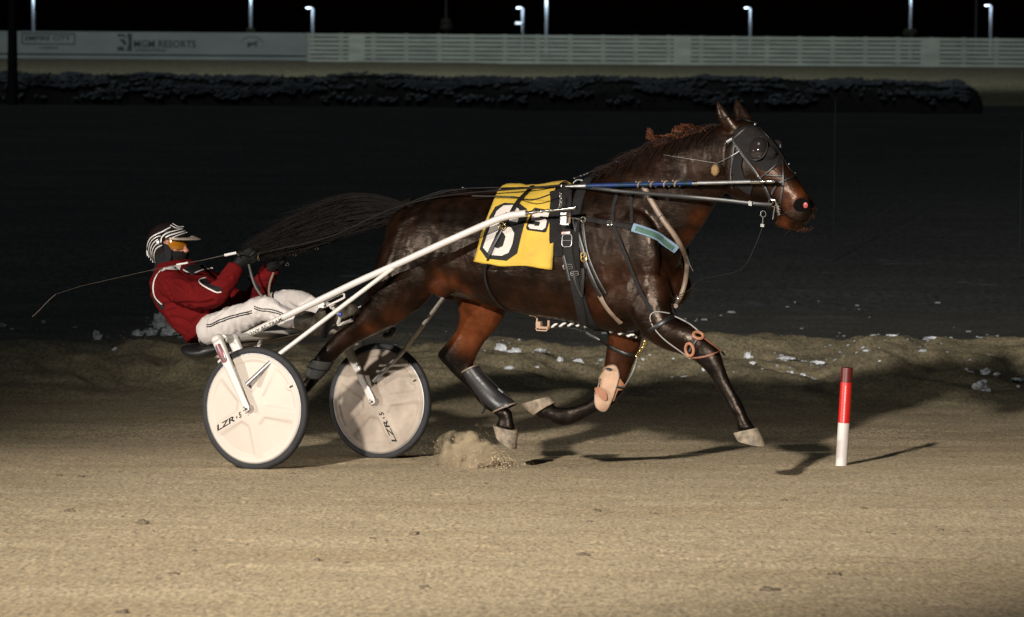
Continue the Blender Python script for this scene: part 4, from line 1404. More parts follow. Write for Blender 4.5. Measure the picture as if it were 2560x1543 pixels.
# cord from the breast to the bit
mb = MB().tube(curve3([P(1683, 744, -.08), P(1720, 728, -.06), P(1750, 700, -.05), P(1830, 682, -.04), P(1862, 665, -.04), P(1890, 610, -.04), P(1905, 570, -.04)], .03), .0022, 6)
HARN.part('tie_cord', mb, M['leather'])
mb = MB(); mb.disc_ring(P(1908, 535, -.045), YD, .016, .003, 16)
mb.tube([P(1908, 543, -.045), P(1907, 560, -.045)], .005, 8); mb.box(P(1907, 564, -.045), XD * .011, YD * .006, ZD * .008)
HARN.part('snap', mb, M['chrome'])

# ---------------------------------------------------------------- trotting hobbles
HOB = Thing('hobble_set', 'black and white trotting hobble loops with twisted rope and pulley on the front legs', 'hobbles', R(2.4, 0, .8))
def hob(pts, r, name, mt, label=None, seg=8):
    mb = MB().tube(curve3([P(*p) for p in pts], .015), r, seg)
    return HOB.part(name, mb, mt, label)
mb = MB(); pa, na = strap(mb, [(1593, 843), (1610, 835), (1640, 818), (1668, 800), (1688, 790)], .026, .007, HB, .008, -.2)
HOB.part('breast_band', mb, M['leather'])
mb = MB()
strap(mb, [(1629, 805), (1624, 795), (1624, 785), (1634, 777), (1655, 781), (1672, 785)], .0055, .0055, HB, .006, -.22)
strap(mb, [(1630, 808), (1642, 828), (1665, 850), (1690, 868), (1705, 878), (1728, 895)], .0055, .0055, HB, .006, -.22)
strap(mb, [(1685, 793), (1712, 806), (1735, 821), (1748, 833)], .007, .006, HB, .005, -.2)
HOB.part('leg_loop', mb, M['grey_edge'], 'pale edged loop round the reaching front leg')
mb = MB(); strap(mb, [(1462, 828), (1480, 840), (1510, 858), (1545, 876), (1572, 889), (1590, 884)], .022, .008, HB, .006, .02)
HOB.part('leg_strap', mb, M['leather'], 'dark strap across the folded front leg')
mb = MB(); strap(mb, [(1592, 884), (1584, 915), (1574, 938), (1560, 962)], .006, .005, HB, .006, .08)
HOB.part('leg_loop', mb, M['grey_edge'], 'pale loop down the folded front leg')
mb = MB()
for k in range(12):
    q = edge([np.array((1613., 850.)), np.array((1612., 862.)), np.array((1600., 878.)), np.array((1592., 890.))], k / 11)
    mb.disc_ring(P(q[0], q[1], .02), (YD if k % 2 else XD), .006, .002, 8)
HOB.part('chain', mb, M['brass'])
rope = [(1380, 815), (1410, 812), (1445, 812), (1480, 817), (1522, 826), (1556, 834), (1590, 842)]
cen = [P(q[0], q[1], -.02) for q in spline(rope, 2.5)]
for s, mt in ((0, M['leather']), (math.pi, M['piping'])):
    mb = MB()
    mb.tube([c + (ZD * math.cos(i * .75 + s) + YD * math.sin(i * .75 + s)) * .0065 for i, c in enumerate(cen)], .0065, 6)
    HOB.part('rope_strand', mb, mt)
mb = MB().tube([P(1323, 788, -.02), P(1337, 790, -.02), P(1343, 796, -.02), P(1341, 815, -.02)], .005, 8)
mb.box(P(1348, 812, -.02), XD * .014, YD * .012, ZD * .018)
mb.box(P(1361, 819, -.02), XD * .030, YD * .016, ZD * .006)
mb.tube([P(1340, 820, -.04), P(1342, 826, -.04), P(1366, 827, -.04), P(1370, 822, -.04)], .004, 8)
mb.tube([P(1372, 801, -.02), P(1371, 820, -.02)], .007, 8)
HOB.part('pulley', mb, M['tan_pad'], 'pale pulley fitting under the belly')
mb = MB().tube(curve3([P(1376, 820, -.02), P(1420, 820, -.02), P(1452, 826, 0), P(1466, 829, .02)], .02), .005, 8)
mb.disc_ring(P(1457, 825, 0), YD, .014, .003, 12)
HOB.part('return_cord', mb, M['leather'])
# leather donut pair above the near knee
KS = Thing('knee_suspender', 'tan leather ring fastener on the reaching front leg above the knee', 'leg strap', P(1740, 870, -.2))
mb = MB()
for (px, py, w, h) in ((1745, 842, .026, .020), (1727, 873, .024, .034)):
    c, n, ok = hit(px, py, HB)
    sx = (XD - n * XD.dot(n)).normalized(); sy = n.cross(sx)
    mb.tube([c + n * .014 + sx * (w * math.cos(a)) + sy * (h * math.sin(a)) for a in (2 * math.pi * k / 22 for k in range(22))], .0085, 8, closed=True)
KS.part('ring', mb, M['orange_leather'])
mb = MB(); strap(mb, [(1747, 845), (1738, 856), (1730, 866), (1727, 878)], .013, .006, HB, .012); KS.part('tab', mb, M['leather'])
mb = MB(); strap(mb, [(1728, 893), (1750, 894), (1775, 889), (1800, 878)], .010, .005, HB, .006); strap(mb, [(1757, 846), (1778, 862), (1798, 878)], .009, .005, HB, .006)
KS.part('lace', mb, mat('brown_lace', (.10, .035, .018), .5))
mb = MB(); strap(mb, [(1795, 876), (1804, 879), (1808, 890)], .018, .008, HB, .005, -.2); KS.part('keeper', mb, M['webbing'])

# ---------------------------------------------------------------- boots on the legs
KB = Thing('knee_boot', 'tan leather knee boot pad on the folded front leg', 'leg boot', P(1515, 960, .12))
mb = MB()
loop = [(1524, 914), (1538, 910), (1547, 918), (1549, 935), (1544, 960), (1534, 990), (1520, 1015), (1508, 1022), (1494, 1016), (1492, 1000), (1497, 975), (1508, 940)]
lp = [tuple(q) for q in spline(loop + [loop[0]], 4)][:-1]
decal(mb, [lp], HB, .020, 6, .018, .10)
pad = KB.part('pad', mb, M['tan_pad'])
mb = MB()
cs = [np.array((1520., 966.)) + (np.array(q) - np.array((1520., 966.))) * .99 for q in lp]
pts = []
for q in cs:
    c, n, ok = hit(q[0], q[1], HB, .10)
    pts.append(c + n * .019)
mb.tube(smooth_list(pts, 2), .0035, 6, closed=True)
spot_ = MB(); decal(spot_, [[(1513 + 11 * math.cos(a) + 4 * math.sin(a), 982 + 15 * math.sin(a)) for a in (2 * math.pi * k / 14 for k in range(14))]], HB, .0385, 6, .001, .10)
KB.part('worn_patch', spot_, M['orange_leather'], 'worn orange patch on the knee pad', parent=pad)
spot_ = MB(); decal(spot_, [[(1531 + 6 * math.cos(a), 921 + 4 * math.sin(a)) for a in (2 * math.pi * k / 12 for k in range(12))]], HB, .0385, 6, .001, .10)
KB.part('rivet', spot_, M['leather'], parent=pad)
KB.part('binding', mb, M['tan_strap'], parent=pad)
mb = MB(); decal(mb, [[(1512, 920), (1524, 912), (1544, 925), (1550, 945), (1562, 965), (1561, 972), (1545, 975), (1535, 1000), (1520, 1005), (1505, 985), (1506, 945)]], HB, .010, 6, .008, .10)
KB.part('wrap', mb, M['orange_leather'])
mb = MB(); strap(mb, [(1540, 965), (1552, 966), (1562, 968)], .012, .005, HB, .014, .1); strap(mb, [(1537, 998), (1545, 990), (1556, 978)], .012, .005, HB, .010, .1)
KB.part('buckle_strap', mb, M['leather'])
SB = Thing('shin_boot', 'shiny black shin boot on the forward hind leg', 'leg boot', P(1230, 980, .165))
mb = MB()
secs = [((1193, 914), (1159, 932), .046), ((1205, 930), (1168, 950), .047), ((1232, 962), (1192, 985), .043), ((1256, 985), (1215, 1010), .044), ((1280, 1000), (1232, 1024), .050), ((1290, 1011), (1238, 1033), .050)]
rings = fill([sect(a, b, w, .165, 24, comp=False) for a, b, w in secs], 4)
inner = [[sum(r, V()) / 24 + (p - sum(r, V()) / 24) * .9 for p in r] for r in rings]
mb.loft(rings + list(reversed(inner)), cap=False, closed=True)
sbo = SB.part('shell', mb, M['boot_black'])
def ringband(th, t, mt, name, parent):
    i = int(t * (len(rings) - 1))
    r = rings[i]
    c = sum(r, V()) / len(r)
    mb = MB().tube([c + (p - c) * 1.03 for p in r], th, 6, closed=True)
    return SB.part(name, mb, mt, parent=parent)
ringband(.005, .02, M['tan_strap'], 'edge_binding', sbo)
ringband(.005, .98, M['tan_strap'], 'edge_binding', sbo)
mb = MB().tube(curve3([P(1195, 920, .115), P(1222, 945, .115), P(1250, 972, .118), P(1275, 992, .115)], .03), .0045, 6)
SB.part('seam', mb, M['leather'], parent=sbo)
mb = MB().tube(curve3([P(1195, 985, .13), P(1212, 1022, .15), P(1206, 1034, .15)], .02), .006, 6)
SB.part('strap_end', mb, M['leather'])
mb = MB().tube([P(1246, 972, .11), P(1258, 982, .11)], .005, 6)
SB.part('buckle', mb, M['alu'])
HK = Thing('hock_boot', 'grey hock boot low on the trailing hind leg between the wheels', 'leg boot', P(795, 920, -.17))
mb = MB()
r2 = fill([sect(a, b, w, -.17, 24, comp=False) for a, b, w in (((833, 905), (783, 898), .055), ((820, 926), (773, 915), .05), ((801, 948), (765, 940), .042))], 4)
in2 = [[sum(r, V()) / 24 + (p - sum(r, V()) / 24) * .88 for p in r] for r in r2]
mb.loft(r2 + list(reversed(in2)), cap=False, closed=True)
HK.part('cuff', mb, M['grey_boot'])
mb = MB().tube([sum(r2[4], V()) / 24 + (p - sum(r2[4], V()) / 24) * 1.03 for p in r2[4]], .004, 6, closed=True)
HK.part('strap', mb, M['leather'])

# ---------------------------------------------------------------- bridle
BR = Thing('bridle', 'black bridle with hood, dark eye cups and silver bit on the head of the horse', 'bridle', R(3.2, 0, 1.3))
mb = MB()
decal(mb, [[(1838, 330), (1858, 318), (1884, 310), (1905, 332), (1932, 358), (1955, 388), (1962, 404), (1948, 414), (1932, 425), (1910, 428), (1895, 420), (1868, 398), (1850, 378), (1838, 362)]], HB, .005, 7, .004, -.1)
hood = BR.part('hood', mb, mat('hood_fabric', (.0075, .0068, .0068), .9, spec=.08, var=.3, vscale=(30, 30, 30), bump=.5, bscale=300))
mb = MB()
c, n, ok = hit(1898, 374, HB)
sx = (XD - n * XD.dot(n)).normalized(); sy = n.cross(sx)
mb.ball(c + n * .012, (sx * .056), sy * .064, n * .046, 28, 18)
cup = BR.part('eye_cup', mb, M['eye_cup'])
mb = MB().tube([c + n * .014 + sx * (.058 * math.cos(a)) + sy * (.066 * math.sin(a)) for a in (2 * math.pi * k / 28 for k in range(28))], .0032, 8, closed=True)
BR.part('rim', mb, M['black_plastic'], parent=cup)
mb = MB()
c2 = c + YD * (-2 * (c - R0).dot(YD)); n2 = n - YD * (2 * n.dot(YD))
mb.ball(c2 + n2 * .002, sx * .045, sy * .05, n2 * .016, 20, 12)
BR.part('eye_cup', mb, M['eye_cup'])
def bstrap(name, path, w, mt=None, th=.004, off=.006, label=None, parent=None, step=5):
    mb = MB(); strap(mb, path, w, th, HB, off, -.08, step)
    return BR.part(name, mb, mt or M['leather'], label, parent)
bstrap('brow_band', [(1832, 350), (1845, 336), (1865, 320), (1888, 312)], .016)
bstrap('crown_piece', [(1852, 300), (1866, 303), (1888, 311)], .012)
bstrap('cheek_strap', [(1835, 354), (1842, 366), (1852, 380), (1870, 404), (1890, 432), (1908, 460), (1918, 480), (1927, 500)], .016)
bstrap('face_strap', [(1889, 313), (1912, 336), (1935, 362), (1952, 388), (1966, 412), (1978, 430), (1988, 438)], .014)
bstrap('nose_band', [(1988, 437), (1975, 446), (1960, 452), (1945, 460), (1936, 474), (1930, 486)], .012)
bstrap('chin_strap', [(1956, 400), (1958, 430), (1958, 460), (1954, 490), (1952, 510)], .012)
bstrap('nose_band', [(1954, 390), (1940, 412), (1918, 432), (1900, 446)], .009, th=.003)
bstrap('nose_band', [(1960, 440), (1940, 440), (1916, 438)], .009, th=.003)
bstrap('throat_lash', [(1836, 362), (1832, 400), (1828, 440), (1832, 470)], .012)
bstrap('hood_flap', [(1846, 385), (1842, 415), (1848, 445), (1862, 465), (1880, 475)], .06, mat('hood_panel', (.0065, .006, .006), .9, spec=.08, var=.3), .003, .004)
def bring(px, py, r, th, name='bit_ring', mt=None, off=.014, parent=None):
    c, n, ok = hit(px, py, HB, -.06)
    mb = MB().disc_ring(c + n * off, n, r, th, 20)
    return BR.part(name, mb, mt or M['chrome'], parent=parent)
bit = bring(1934, 505, .021, .0036)
bring(1930, 503, .012, .003, 'inner_ring', parent=bit)
mb = MB()
mb.tube([hit(1946, 508, HB, -.06)[0] - YD * .016, hit(1949, 530, HB, -.06)[0] - YD * .016], [.008, .009], 10)
mb.tube([hit(1940, 518, HB, -.06)[0] - YD * .016, hit(1936, 548, HB, -.06)[0] - YD * .016], [.003, .006], 8)
for k in range(6):
    q = hit(1951 + k * .4, 516 + k * 4, HB, -.06)[0] - YD * .02
    mb.disc_ring(q, ZD, .010, .0022, 10)
BR.part('bit_shank', mb, M['chrome'])
for (px, py) in ((1889, 311), (1896, 440), (1970, 412), (1985, 435)):
    c, n, ok = hit(px, py, HB, -.04)
    BR.part('stud', MB().ball(c + n * .006, XD * .006, YD * .006, ZD * .006, 10, 6), M['alu'])
mb = MB()
a, na_, ok = hit(1823, 356, HB); b_, nb_, ok = hit(1836, 348, HB)
mb.tube([a + na_ * .014, b_ + nb_ * .014], [.011, .011], 10)
BR.part('brow_rosette', mb, M['alu'])
mb = MB()
a, na_, ok = hit(1833, 390, HB); b_, nb_, ok = hit(1852, 378, HB)
mb.tube([a + na_ * .014, b_ + nb_ * .014], .004, 8)
q, nq, ok = hit(1795, 408, HB)
mb.tube([a + na_ * .014, q + nq * .012], .0016, 6)
q2, nq2, ok = hit(1660, 388, HB)
mb.tube([q + nq * .012, q2 + nq2 * .006], .0013, 6)
BR.part('plug_cord', mb, M['alu'])
mb = MB()
q, nq, ok = hit(1791, 424, HB)
mb.ball(q + nq * .024, XD * .021, YD * .018, ZD * .029, 18, 12)
for _ in range(260):
    d = V(rng.normal(size=3)).normalized()
    e = q + nq * .024 + XD * d.dot(XD) * .021 + YD * d.dot(YD) * .018 + ZD * d.z * .029
    mb.tube([e, e + d * .0035], .0007, 3, cap=False)
BR.part('ear_plug_ball', mb, M['fuzzy'], 'tan fuzzy ball hanging on the cord')
# overcheck from the withers over the poll
mb = MB().tube(curve3([P(1436, 446, 0), P(1470, 432, 0), P(1530, 410, 0), P(1600, 380, 0), P(1680, 350, 0), P(1760, 326, 0), P(1815, 306, 0), P(1850, 298, 0)], .03), .0042, 6)
oc = BR.part('overcheck', mb, M['leather'])
for (px, py) in ((1436, 446), (1452, 440), (1461, 437), (1468, 434), (1768, 320), (1778, 316), (1540, 404)):
    mb = MB().ball(P(px, py, -.005), XD * .007, YD * .006, ZD * .004, 8, 6)
    BR.part('stud', mb, M['alu'], parent=oc)
mb = MB().tube(curve3([P(1434, 458, -.03), P(1442, 450, -.03), P(1452, 450, -.03), P(1462, 458, -.03)], .01), .006, 8)
BR.part('check_hook', mb, M['chrome'], parent=oc)

# ---------------------------------------------------------------- head pole
HP = Thing('head_pole', 'long head pole with blue tape and silver ends along the near side of the neck', 'head pole', P(1416, 466, -.2))
hp = lambda x, dy=0: P(x, 466 - (x - 1416) * (13 / 524.) + dy, -.20 + .03 * (x - 1416) / 524)
HP.part('tip', MB().tube([hp(1414), hp(1422), hp(1466)], [.004, .006, .0115], 12), M['alu'])
HP.part('taped_section', MB().tube([hp(1466), hp(1600), hp(1732)], .0118, 12), M['blue_tape'])
HP.part('ferrule', MB().tube([hp(1732), hp(1745)], .0135, 12), M['chrome'])
HP.part('rod', MB().tube([hp(1745), hp(1880)], .0095, 12), M['alu'])
HP.part('ferrule', MB().tube([hp(1878), hp(1901), hp(1902), hp(1916), hp(1917), hp(1938)], [.0125, .0125, .010, .010, .0115, .0105], 12), M['chrome'])
mb = MB()
for x in (1590, 1622, 1655, 1682):
    mb.tube([hp(x + 16 * t, 0) + (ZD * math.cos(t * 9) + YD * math.sin(t * 9)) * .0145 for t in (k / 14 for k in range(15))], .0055, 6)
HP.part('cord_wrap', mb, M['tan_strap'])
mb = MB().tube(curve3([hp(1938), P(1950, 460, -.11), P(1958, 468, -.07)], .01), .004, 6)
HP.part('tie', mb, M['leather'])
# ---------------------------------------------------------------- sulky
H0 = P(638, 1021.5, -0.685)
H1 = P(950, 1003.5, 0.685)
AX = (H1 - H0).normalized()                 # axle, near to far
E1 = (XD - AX * XD.dot(AX)).normalized()    # along travel
E2 = AX.cross(E1).normalized()
if E2.z < 0: E2 = -E2
RW = 0.3415
gpt = R(0, -.685, 0)
SUL = Thing('sulky', 'white two wheeled racing sulky with solid disc wheels pulled by the horse', 'sulky', R(0, 0, gz(R(0, 0, 0).x, R(0, 0, 0).y)))
def wheel(Hc, ang0, tang, lab):
    mb = MB()
    nr, na = 44, 150
    def height(r, a):
        dm = min(abs((a - RAD(ang0 + 72 * k) + math.pi) % (2 * math.pi) - math.pi) for k in range(5))
        d = r * math.sin(min(dm, math.pi / 2))
        f = smooth01((d - .026) / .016) * smooth01((r - .085) / .02) * smooth01((.272 - r) / .014)
        dome = .030 * (1 - (r / .305) ** 1.5)
        rim = .006 * smooth01((r - .283) / .006) * smooth01((.305 - r) / .006)
        return .016 + dome - .009 * f + rim
    for side in (-1, 1):
        o = len(mb.v)
        mb.v.append(Hc + AX * side * height(0, 0))
        for i in range(1, nr + 1):
            r = .305 * i / nr
            for j in range(na):
                a = 2 * math.pi * j / na
                mb.v.append(Hc + E1 * (r * math.cos(a)) + E2 * (r * math.sin(a)) + AX * side * (height(r, a) if i < nr else .010))
        for j in range(na):
            mb.f.append((o, o + 1 + j, o + 1 + (j + 1) % na))
        for i in range(nr - 1):
            for j in range(na):
                a_, b_ = o + 1 + i * na, o + 1 + (i + 1) * na
                mb.f.append((a_ + j, b_ + j, b_ + (j + 1) % na, a_ + (j + 1) % na))
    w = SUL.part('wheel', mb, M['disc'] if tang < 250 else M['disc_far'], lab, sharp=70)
    ty = MB()
    rings = []
    for j in range(96):
        a = 2 * math.pi * j / 96
        d = E1 * math.cos(a) + E2 * math.sin(a)
        ring = []
        for k in range(16):
            b_ = 2 * math.pi * k / 16
            cb, sb = math.cos(b_), math.sin(b_)
            rr = .3205 + .021 * math.copysign(abs(cb) ** .8, cb)
            ring.append(Hc + d * rr + AX * (.0215 * math.copysign(abs(sb) ** .8, sb)))
        rings.append(ring)
    ty.loft(rings, False, True)
    SUL.part('tyre', ty, M['rubber'], parent=w)
    rm = MB()
    for s in (-1, 1):
        rm.tube([Hc + (E1 * math.cos(a) + E2 * math.sin(a)) * .3025 + AX * s * .014 for a in (2 * math.pi * k / 80 for k in range(80))], .005, 6, closed=True)
    SUL.part('rim', rm, M['alu'], parent=w)
    hubm = MB().tube([Hc - AX * .075, Hc - AX * .060, Hc + AX * .060, Hc + AX * .075], [.016, .022, .022, .016], 18)
    SUL.part('hub', hubm, M['chrome'], parent=w)
    lt = MB()
    for body, r0, r1, hgt in (('LZR', .265, .125, .030), ('v', .112, .098, .020), ('5', .092, .068, .030)):
        ca, sa = math.cos(RAD(tang)), math.sin(RAD(tang))
        rev = 90 < (tang % 360) < 270
        d = E1 * ca + E2 * sa
        pr = -E1 * sa + E2 * ca
        if rev:
            fn = lambda u, v, d=d, pr=pr, r0=r0, r1=r1, hgt=hgt: (r0 + (r1 - r0) * u, -(v - .5) * hgt)
        else:
            q0, q1 = .33 - r0, .33 - r1
            fn = lambda u, v, d=d, pr=pr, r0=r0, r1=r1, hgt=hgt: (r0 + (r1 - r0) * u, -(v - .5) * hgt)
        def place(u, v, fn=fn):
            r, t = fn(u, v)
            x, y = r * math.cos(RAD(tang)) - t * math.sin(RAD(tang)), r * math.sin(RAD(tang)) + t * math.cos(RAD(tang))
            rr, aa = math.hypot(x, y), math.atan2(y, x)
            return Hc + E1 * x + E2 * y - AX * (height(rr, aa) + .0016)
        text_on(lt, body, place, shear=.25)
    SUL.part('lettering', lt, M['num_black'], parent=w)
    vp = MB()
    aa = RAD(30)
    q = Hc + E1 * (.262 * math.cos(aa)) + E2 * (.262 * math.sin(aa)) - AX * (height(.262, aa))
    vp.ball(q, E1 * .030, E2 * .022, AX * .005, 14, 8)
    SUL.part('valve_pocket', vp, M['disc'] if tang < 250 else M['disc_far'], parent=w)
    vs_ = MB().tube([q - AX * .006 + E1 * .004, q - AX * .006 + E1 * .024 + E2 * .010], .005, 8)
    SUL.part('valve', vs_, M['black_plastic'], parent=w)
    return w
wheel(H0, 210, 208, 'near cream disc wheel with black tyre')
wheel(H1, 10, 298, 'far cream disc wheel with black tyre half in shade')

def on_axle(px, py, yr): return P(px, py, yr)
# arch: cross tube and forks
c0 = P(553, 848, -.70)
c1 = P(553 + .70 * 2 * 228 + 0, 848 - 26, .70)
arch = MB().tube([c0 + AX * .02, c0.lerp(c1, .5) - V((0, 0, .0)), c1 - AX * .02], .024, 16)
SUL.part('arch_tube', arch, M['white_metal'])
def fork(top, Hc, side, lab=None):
    mb = MB()
    off = AX * (.085 * side)
    a, b_ = top + AX * (.03 * side * 0), Hc + off
    dirn = (b_ - a).normalized()
    wide = dirn.cross(AX).normalized()
    rings = []
    for s, w, t in ((0, .030, .022), (.06, .032, .022), (.4, .027, .016), (.8, .021, .009), (.97, .021, .008), (1.03, .012, .008)):
        c = a.lerp(b_, s)
        rings.append([c + wide * (w * math.copysign(abs(math.cos(t_)) ** .7, math.cos(t_))) + AX * (t * math.copysign(abs(math.sin(t_)) ** .7, math.sin(t_))) for t_ in (2 * math.pi * k / 20 for k in range(20))])
    mb.loft(fill(rings, 3))
    f = SUL.part('fork', mb, M['white_metal'], lab)
    bo = MB()
    for (u, v, r) in ((0, 0, .008), (.016, -.012, .0035), (-.013, .010, .0035), (-.013, -.010, .0035), (.002, -.022, .0035)):
        q = b_ + E1 * u + E2 * v - AX * .011
        bo.tube([q, q - AX * .003], r, 10)
    SUL.part('bolt', bo, M['black_plastic'], parent=f)
    cap = MB().ball(a, wide * .036, dirn.cross(wide) * .034, dirn * .026, 16, 10)
    SUL.part('fork_cap', cap, M['white_metal'], parent=f)
    return f, a, b_, dirn, wide
fk = fork(c0 - AX * .04, H0, -1)
fork(c0 + AX * .12, H0, 1)
fork(c1 - AX * .12, H1, -1)
fork(c1 + AX * .04, H1, 1)
# reflector on the near fork
f, a, b_, dirn, wide = fk
mb = MB()
ra, rb = a.lerp(b_, .07) - AX * .024, a.lerp(b_, .33) - AX * .019
rings = []
for s, w in ((0, .008), (.08, .018), (.5, .021), (.92, .018), (1, .008)):
    c = ra.lerp(rb, s)
    rings.append([c + wide * (w * math.cos(t)) - AX * (.005 * math.sin(t)) for t in (2 * math.pi * k / 14 for k in range(14))])
mb.loft(rings)
SUL.part('reflector', mb, mat('red_grey_reflector', (.06, .055, .06), .25, col2=(.16, .012, .02), vscale=(26, 26, 14)), 'worn red and grey oval reflector', parent=f)

# shafts
def shaft(yr, dx, dy, lab):
    pts = [(600, 846), (700, 797.5), (800, 750), (900, 702), (1000, 657.5), (1097, 613), (1160, 585), (1212, 562), (1250, 546), (1280, 538), (1316, 533.5)]
    w = [P(x, y, -.42) for x, y in pts]
    w = [p + YD * (yr + .42) for p in w]
    mb = MB().tube(curve3(w, .03), .0188, 16)
    s = SUL.part('shaft', mb, M['white_metal'], lab)
    tip = [P(1314, 533.8, -.42), P(1322, 532.6, -.42), P(1330, 531.5, -.42), P(1345, 529.3, -.42), P(1440, 520, -.42)]
    tip = [p + YD * (yr + .42) for p in tip]
    mb = MB().tube(tip, [.014, .010, .011, .0065, .0065], 12)
    for k in range(5):
        q = tip[3].lerp(tip[4], .08 + .15 * k)
        mb.tube([q, q + (tip[4] - tip[3]).normalized() * .008], .0095, 10)
    q = tip[3].lerp(tip[4], .62)
    mb.tube([q, tip[4] + V((0, 0, .002))], [.006, .0125], 12)
    SUL.part('shaft_tip', mb, M['chrome'], parent=s)
    return s, w
s0, w0 = shaft(-.42, 0, 0, 'near white shaft with black lettering')
s1, w1 = shaft(.42, 0, 0, None)
# lettering along the near shaft
a_, b_ = P(616, 843, -.42), P(710, 797, -.42)
dv = (b_ - a_).normalized(); nrm = (CAM - a_).normalized(); nrm = (nrm - dv * nrm.dot(dv)).normalized(); uv = nrm.cross(dv)
base_line = P(600, 846, -.42).lerp(P(900, 702, -.42), 0)
sh_dir = (P(900, 702, -.42) - P(600, 846, -.42)).normalized()
uv = nrm.cross(sh_dir)
if uv.z < 0: uv = -uv
L0 = (P(618, 838, -.42) - base_line).dot(sh_dir); L1 = (P(712, 792, -.42) - base_line).dot(sh_dir)
lt = MB()
def shaft_text(u, v):
    ang = (v - .5) * 1.0 - .12
    c = base_line + sh_dir * (L0 + (L1 - L0) * u)
    return c + (nrm * math.cos(ang) + uv * math.sin(ang)) * .0198
text_on(lt, 'TONY BELTRAMI', shaft_text, shear=.3)
SUL.part('lettering', lt, M['num_black'], parent=s0)
# struts from shafts down to the forks
mb = MB().tube([P(984, 669, -.42), P(700, 884, -.64), P(617, 961, -.775)], [.0125, .0125, .010], 12)
st = SUL.part('strut', mb, M['white_metal'])
mb = MB().tube([P(690, 893, -.655), P(616, 962, -.775)], [.0135, .0125], 12)
SUL.part('sleeve', mb, M['alu'], parent=st)
sf = [P(984, 669, -.42) + YD * .84, P(1012, 874, .63), P(934, 950, .60)]
mb = MB().tube([P(1112, 740, .42), P(1012, 874, .55), P(934, 952, .60)], [.012, .012, .011], 12)
st2 = SUL.part('strut', mb, M['white_metal'])
mb = MB().tube([P(1012, 874, .55), P(934, 953, .60)], [.0135, .0125], 12)
SUL.part('sleeve', mb, M['alu'], parent=st2)
# seat with its brackets
seat = MB()
rings = []
for px, py, h, w in ((486, 868, .02, .14), (505, 874, .035, .19), (535, 878, .04, .21), (570, 872, .035, .21), (600, 862, .02, .18), (615, 858, .008, .14)):
    c = P(px, py, 0)
    rings.append([c + YD * (w * math.copysign(abs(math.cos(t)) ** .6, math.cos(t))) + ZD * (h * math.copysign(abs(math.sin(t)) ** .7, math.sin(t))) for t in (2 * math.pi * k / 24 for k in range(24))])
seat.loft(fill(rings, 3))
SUL.part('seat', seat, M['black_plastic'])
for pts, r in (([(581, 848, -.45), (594, 878, -.45)], .0105), ([(661, 832, -.25), (645, 868, -.25)], .0105), ([(594, 878, -.45), (560, 890, -.2), (520, 890, 0)], .011), ([(645, 868, -.25), (600, 880, -.1), (540, 888, 0)], .011)):
    SUL.part('seat_bracket', MB().tube(curve3([P(*q) for q in pts], .02), r, 10), M['white_metal'])
mb = MB().tube([P(548, 906, -.6), P(556, 899, -.6)], .012, 10)
SUL.part('axle_stub', mb, M['white_metal'])
# foot rests: slotted bracket under each shaft and a curved rest
for s in (-1, 1):
    dy_ = YD * ((.40 * s) - (-.40))
    pts = [P(806, 763, -.40), P(809, 756, -.40), P(854, 734, -.40), P(861, 736, -.40), P(861, 744, -.40), P(818, 765, -.40)]
    mb = MB().tube(curve3([p + dy_ for p in pts], .012), .0062, 8)
    mb.box(P(806, 762, -.40) + dy_, XD * .018, YD * .014, ZD * .016)
    br_ = SUL.part('foot_rest_bracket', mb, M['white_metal'])
    mb = MB().tube([P(808, 761, -.43) + dy_, P(808, 761, -.365) + dy_], .007, 10)
    SUL.part('bolt', mb, M['chrome'], parent=br_)
    pts = [P(832, 770, -.36), P(850, 790, -.30), P(846, 812, -.26), P(880, 800, -.26)]
    mb = MB().tube(curve3([p + YD * (0 if s < 0 else .60) for p in pts], .02), .010, 8)
    SUL.part('foot_rest', mb, M['white_metal'])
# under tray of dark laminate behind the legs
tr = MB()
rings = []
for px, py, w in ((560, 858, .05), (620, 862, .16), (700, 850, .20), (770, 835, .20), (800, 826, .14)):
    c = P(px, py, .0)
    rings.append([c + YD * (w * math.cos(t)) + ZD * (.010 * math.sin(t)) for t in (2 * math.pi * k / 20 for k in range(20))])
tr.loft(fill(rings, 3))
SUL.part('under_tray', tr, mat('laminate', (.05, .035, .022), .45, var=.3))
mb = MB().ball(P(850, 786, -.33), XD * .014, YD * .012, ZD * .014, 12, 8)
SUL.part('blue_cap', mb, mat('blue_cap', (.01, .02, .12), .4), 'small blue end cap')
mb = MB().tube(curve3([P(962, 838, .42), P(976, 836, .40), P(984, 820, .40)], .015), [.018, .015, .012, .010][:1] * 1 if False else .016, 10)
SUL.part('far_toe_hook', mb, M['black_plastic'])

# ---------------------------------------------------------------- driver
DR = Thing('person', 'person in red jacket, white trousers and striped helmet driving the sulky', 'person', P(540, 850, 0))
def jp(px, py, yr): return P(px, py, yr)
def limbs(specs, seg=18, sc=1.0):
    mb = MB()
    for pts, rr in specs:
        w = [P(*q) for q in pts]
        sp = spline([tuple(p) + (r * sc,) for p, r in zip(w, rr)], .02)
        mb.tube([V(q[:3]) for q in sp], [float(q[3]) for q in sp], seg)
    return mb
ARM_N = ([(440, 692, -.15), (424, 704, -.20), (452, 724, -.245), (492, 738, -.26), (532, 741, -.26), (552, 722, -.235), (572, 696, -.19), (592, 668, -.14)], [.070, .080, .077, .073, .066, .060, .055, .052])
ARM_F = ([(500, 690, .15), (512, 702, .21), (545, 728, .25), (588, 752, .255), (622, 757, .24), (642, 735, .21), (660, 702, .17), (678, 670, .13)], [.070, .078, .074, .070, .066, .060, .055, .052])
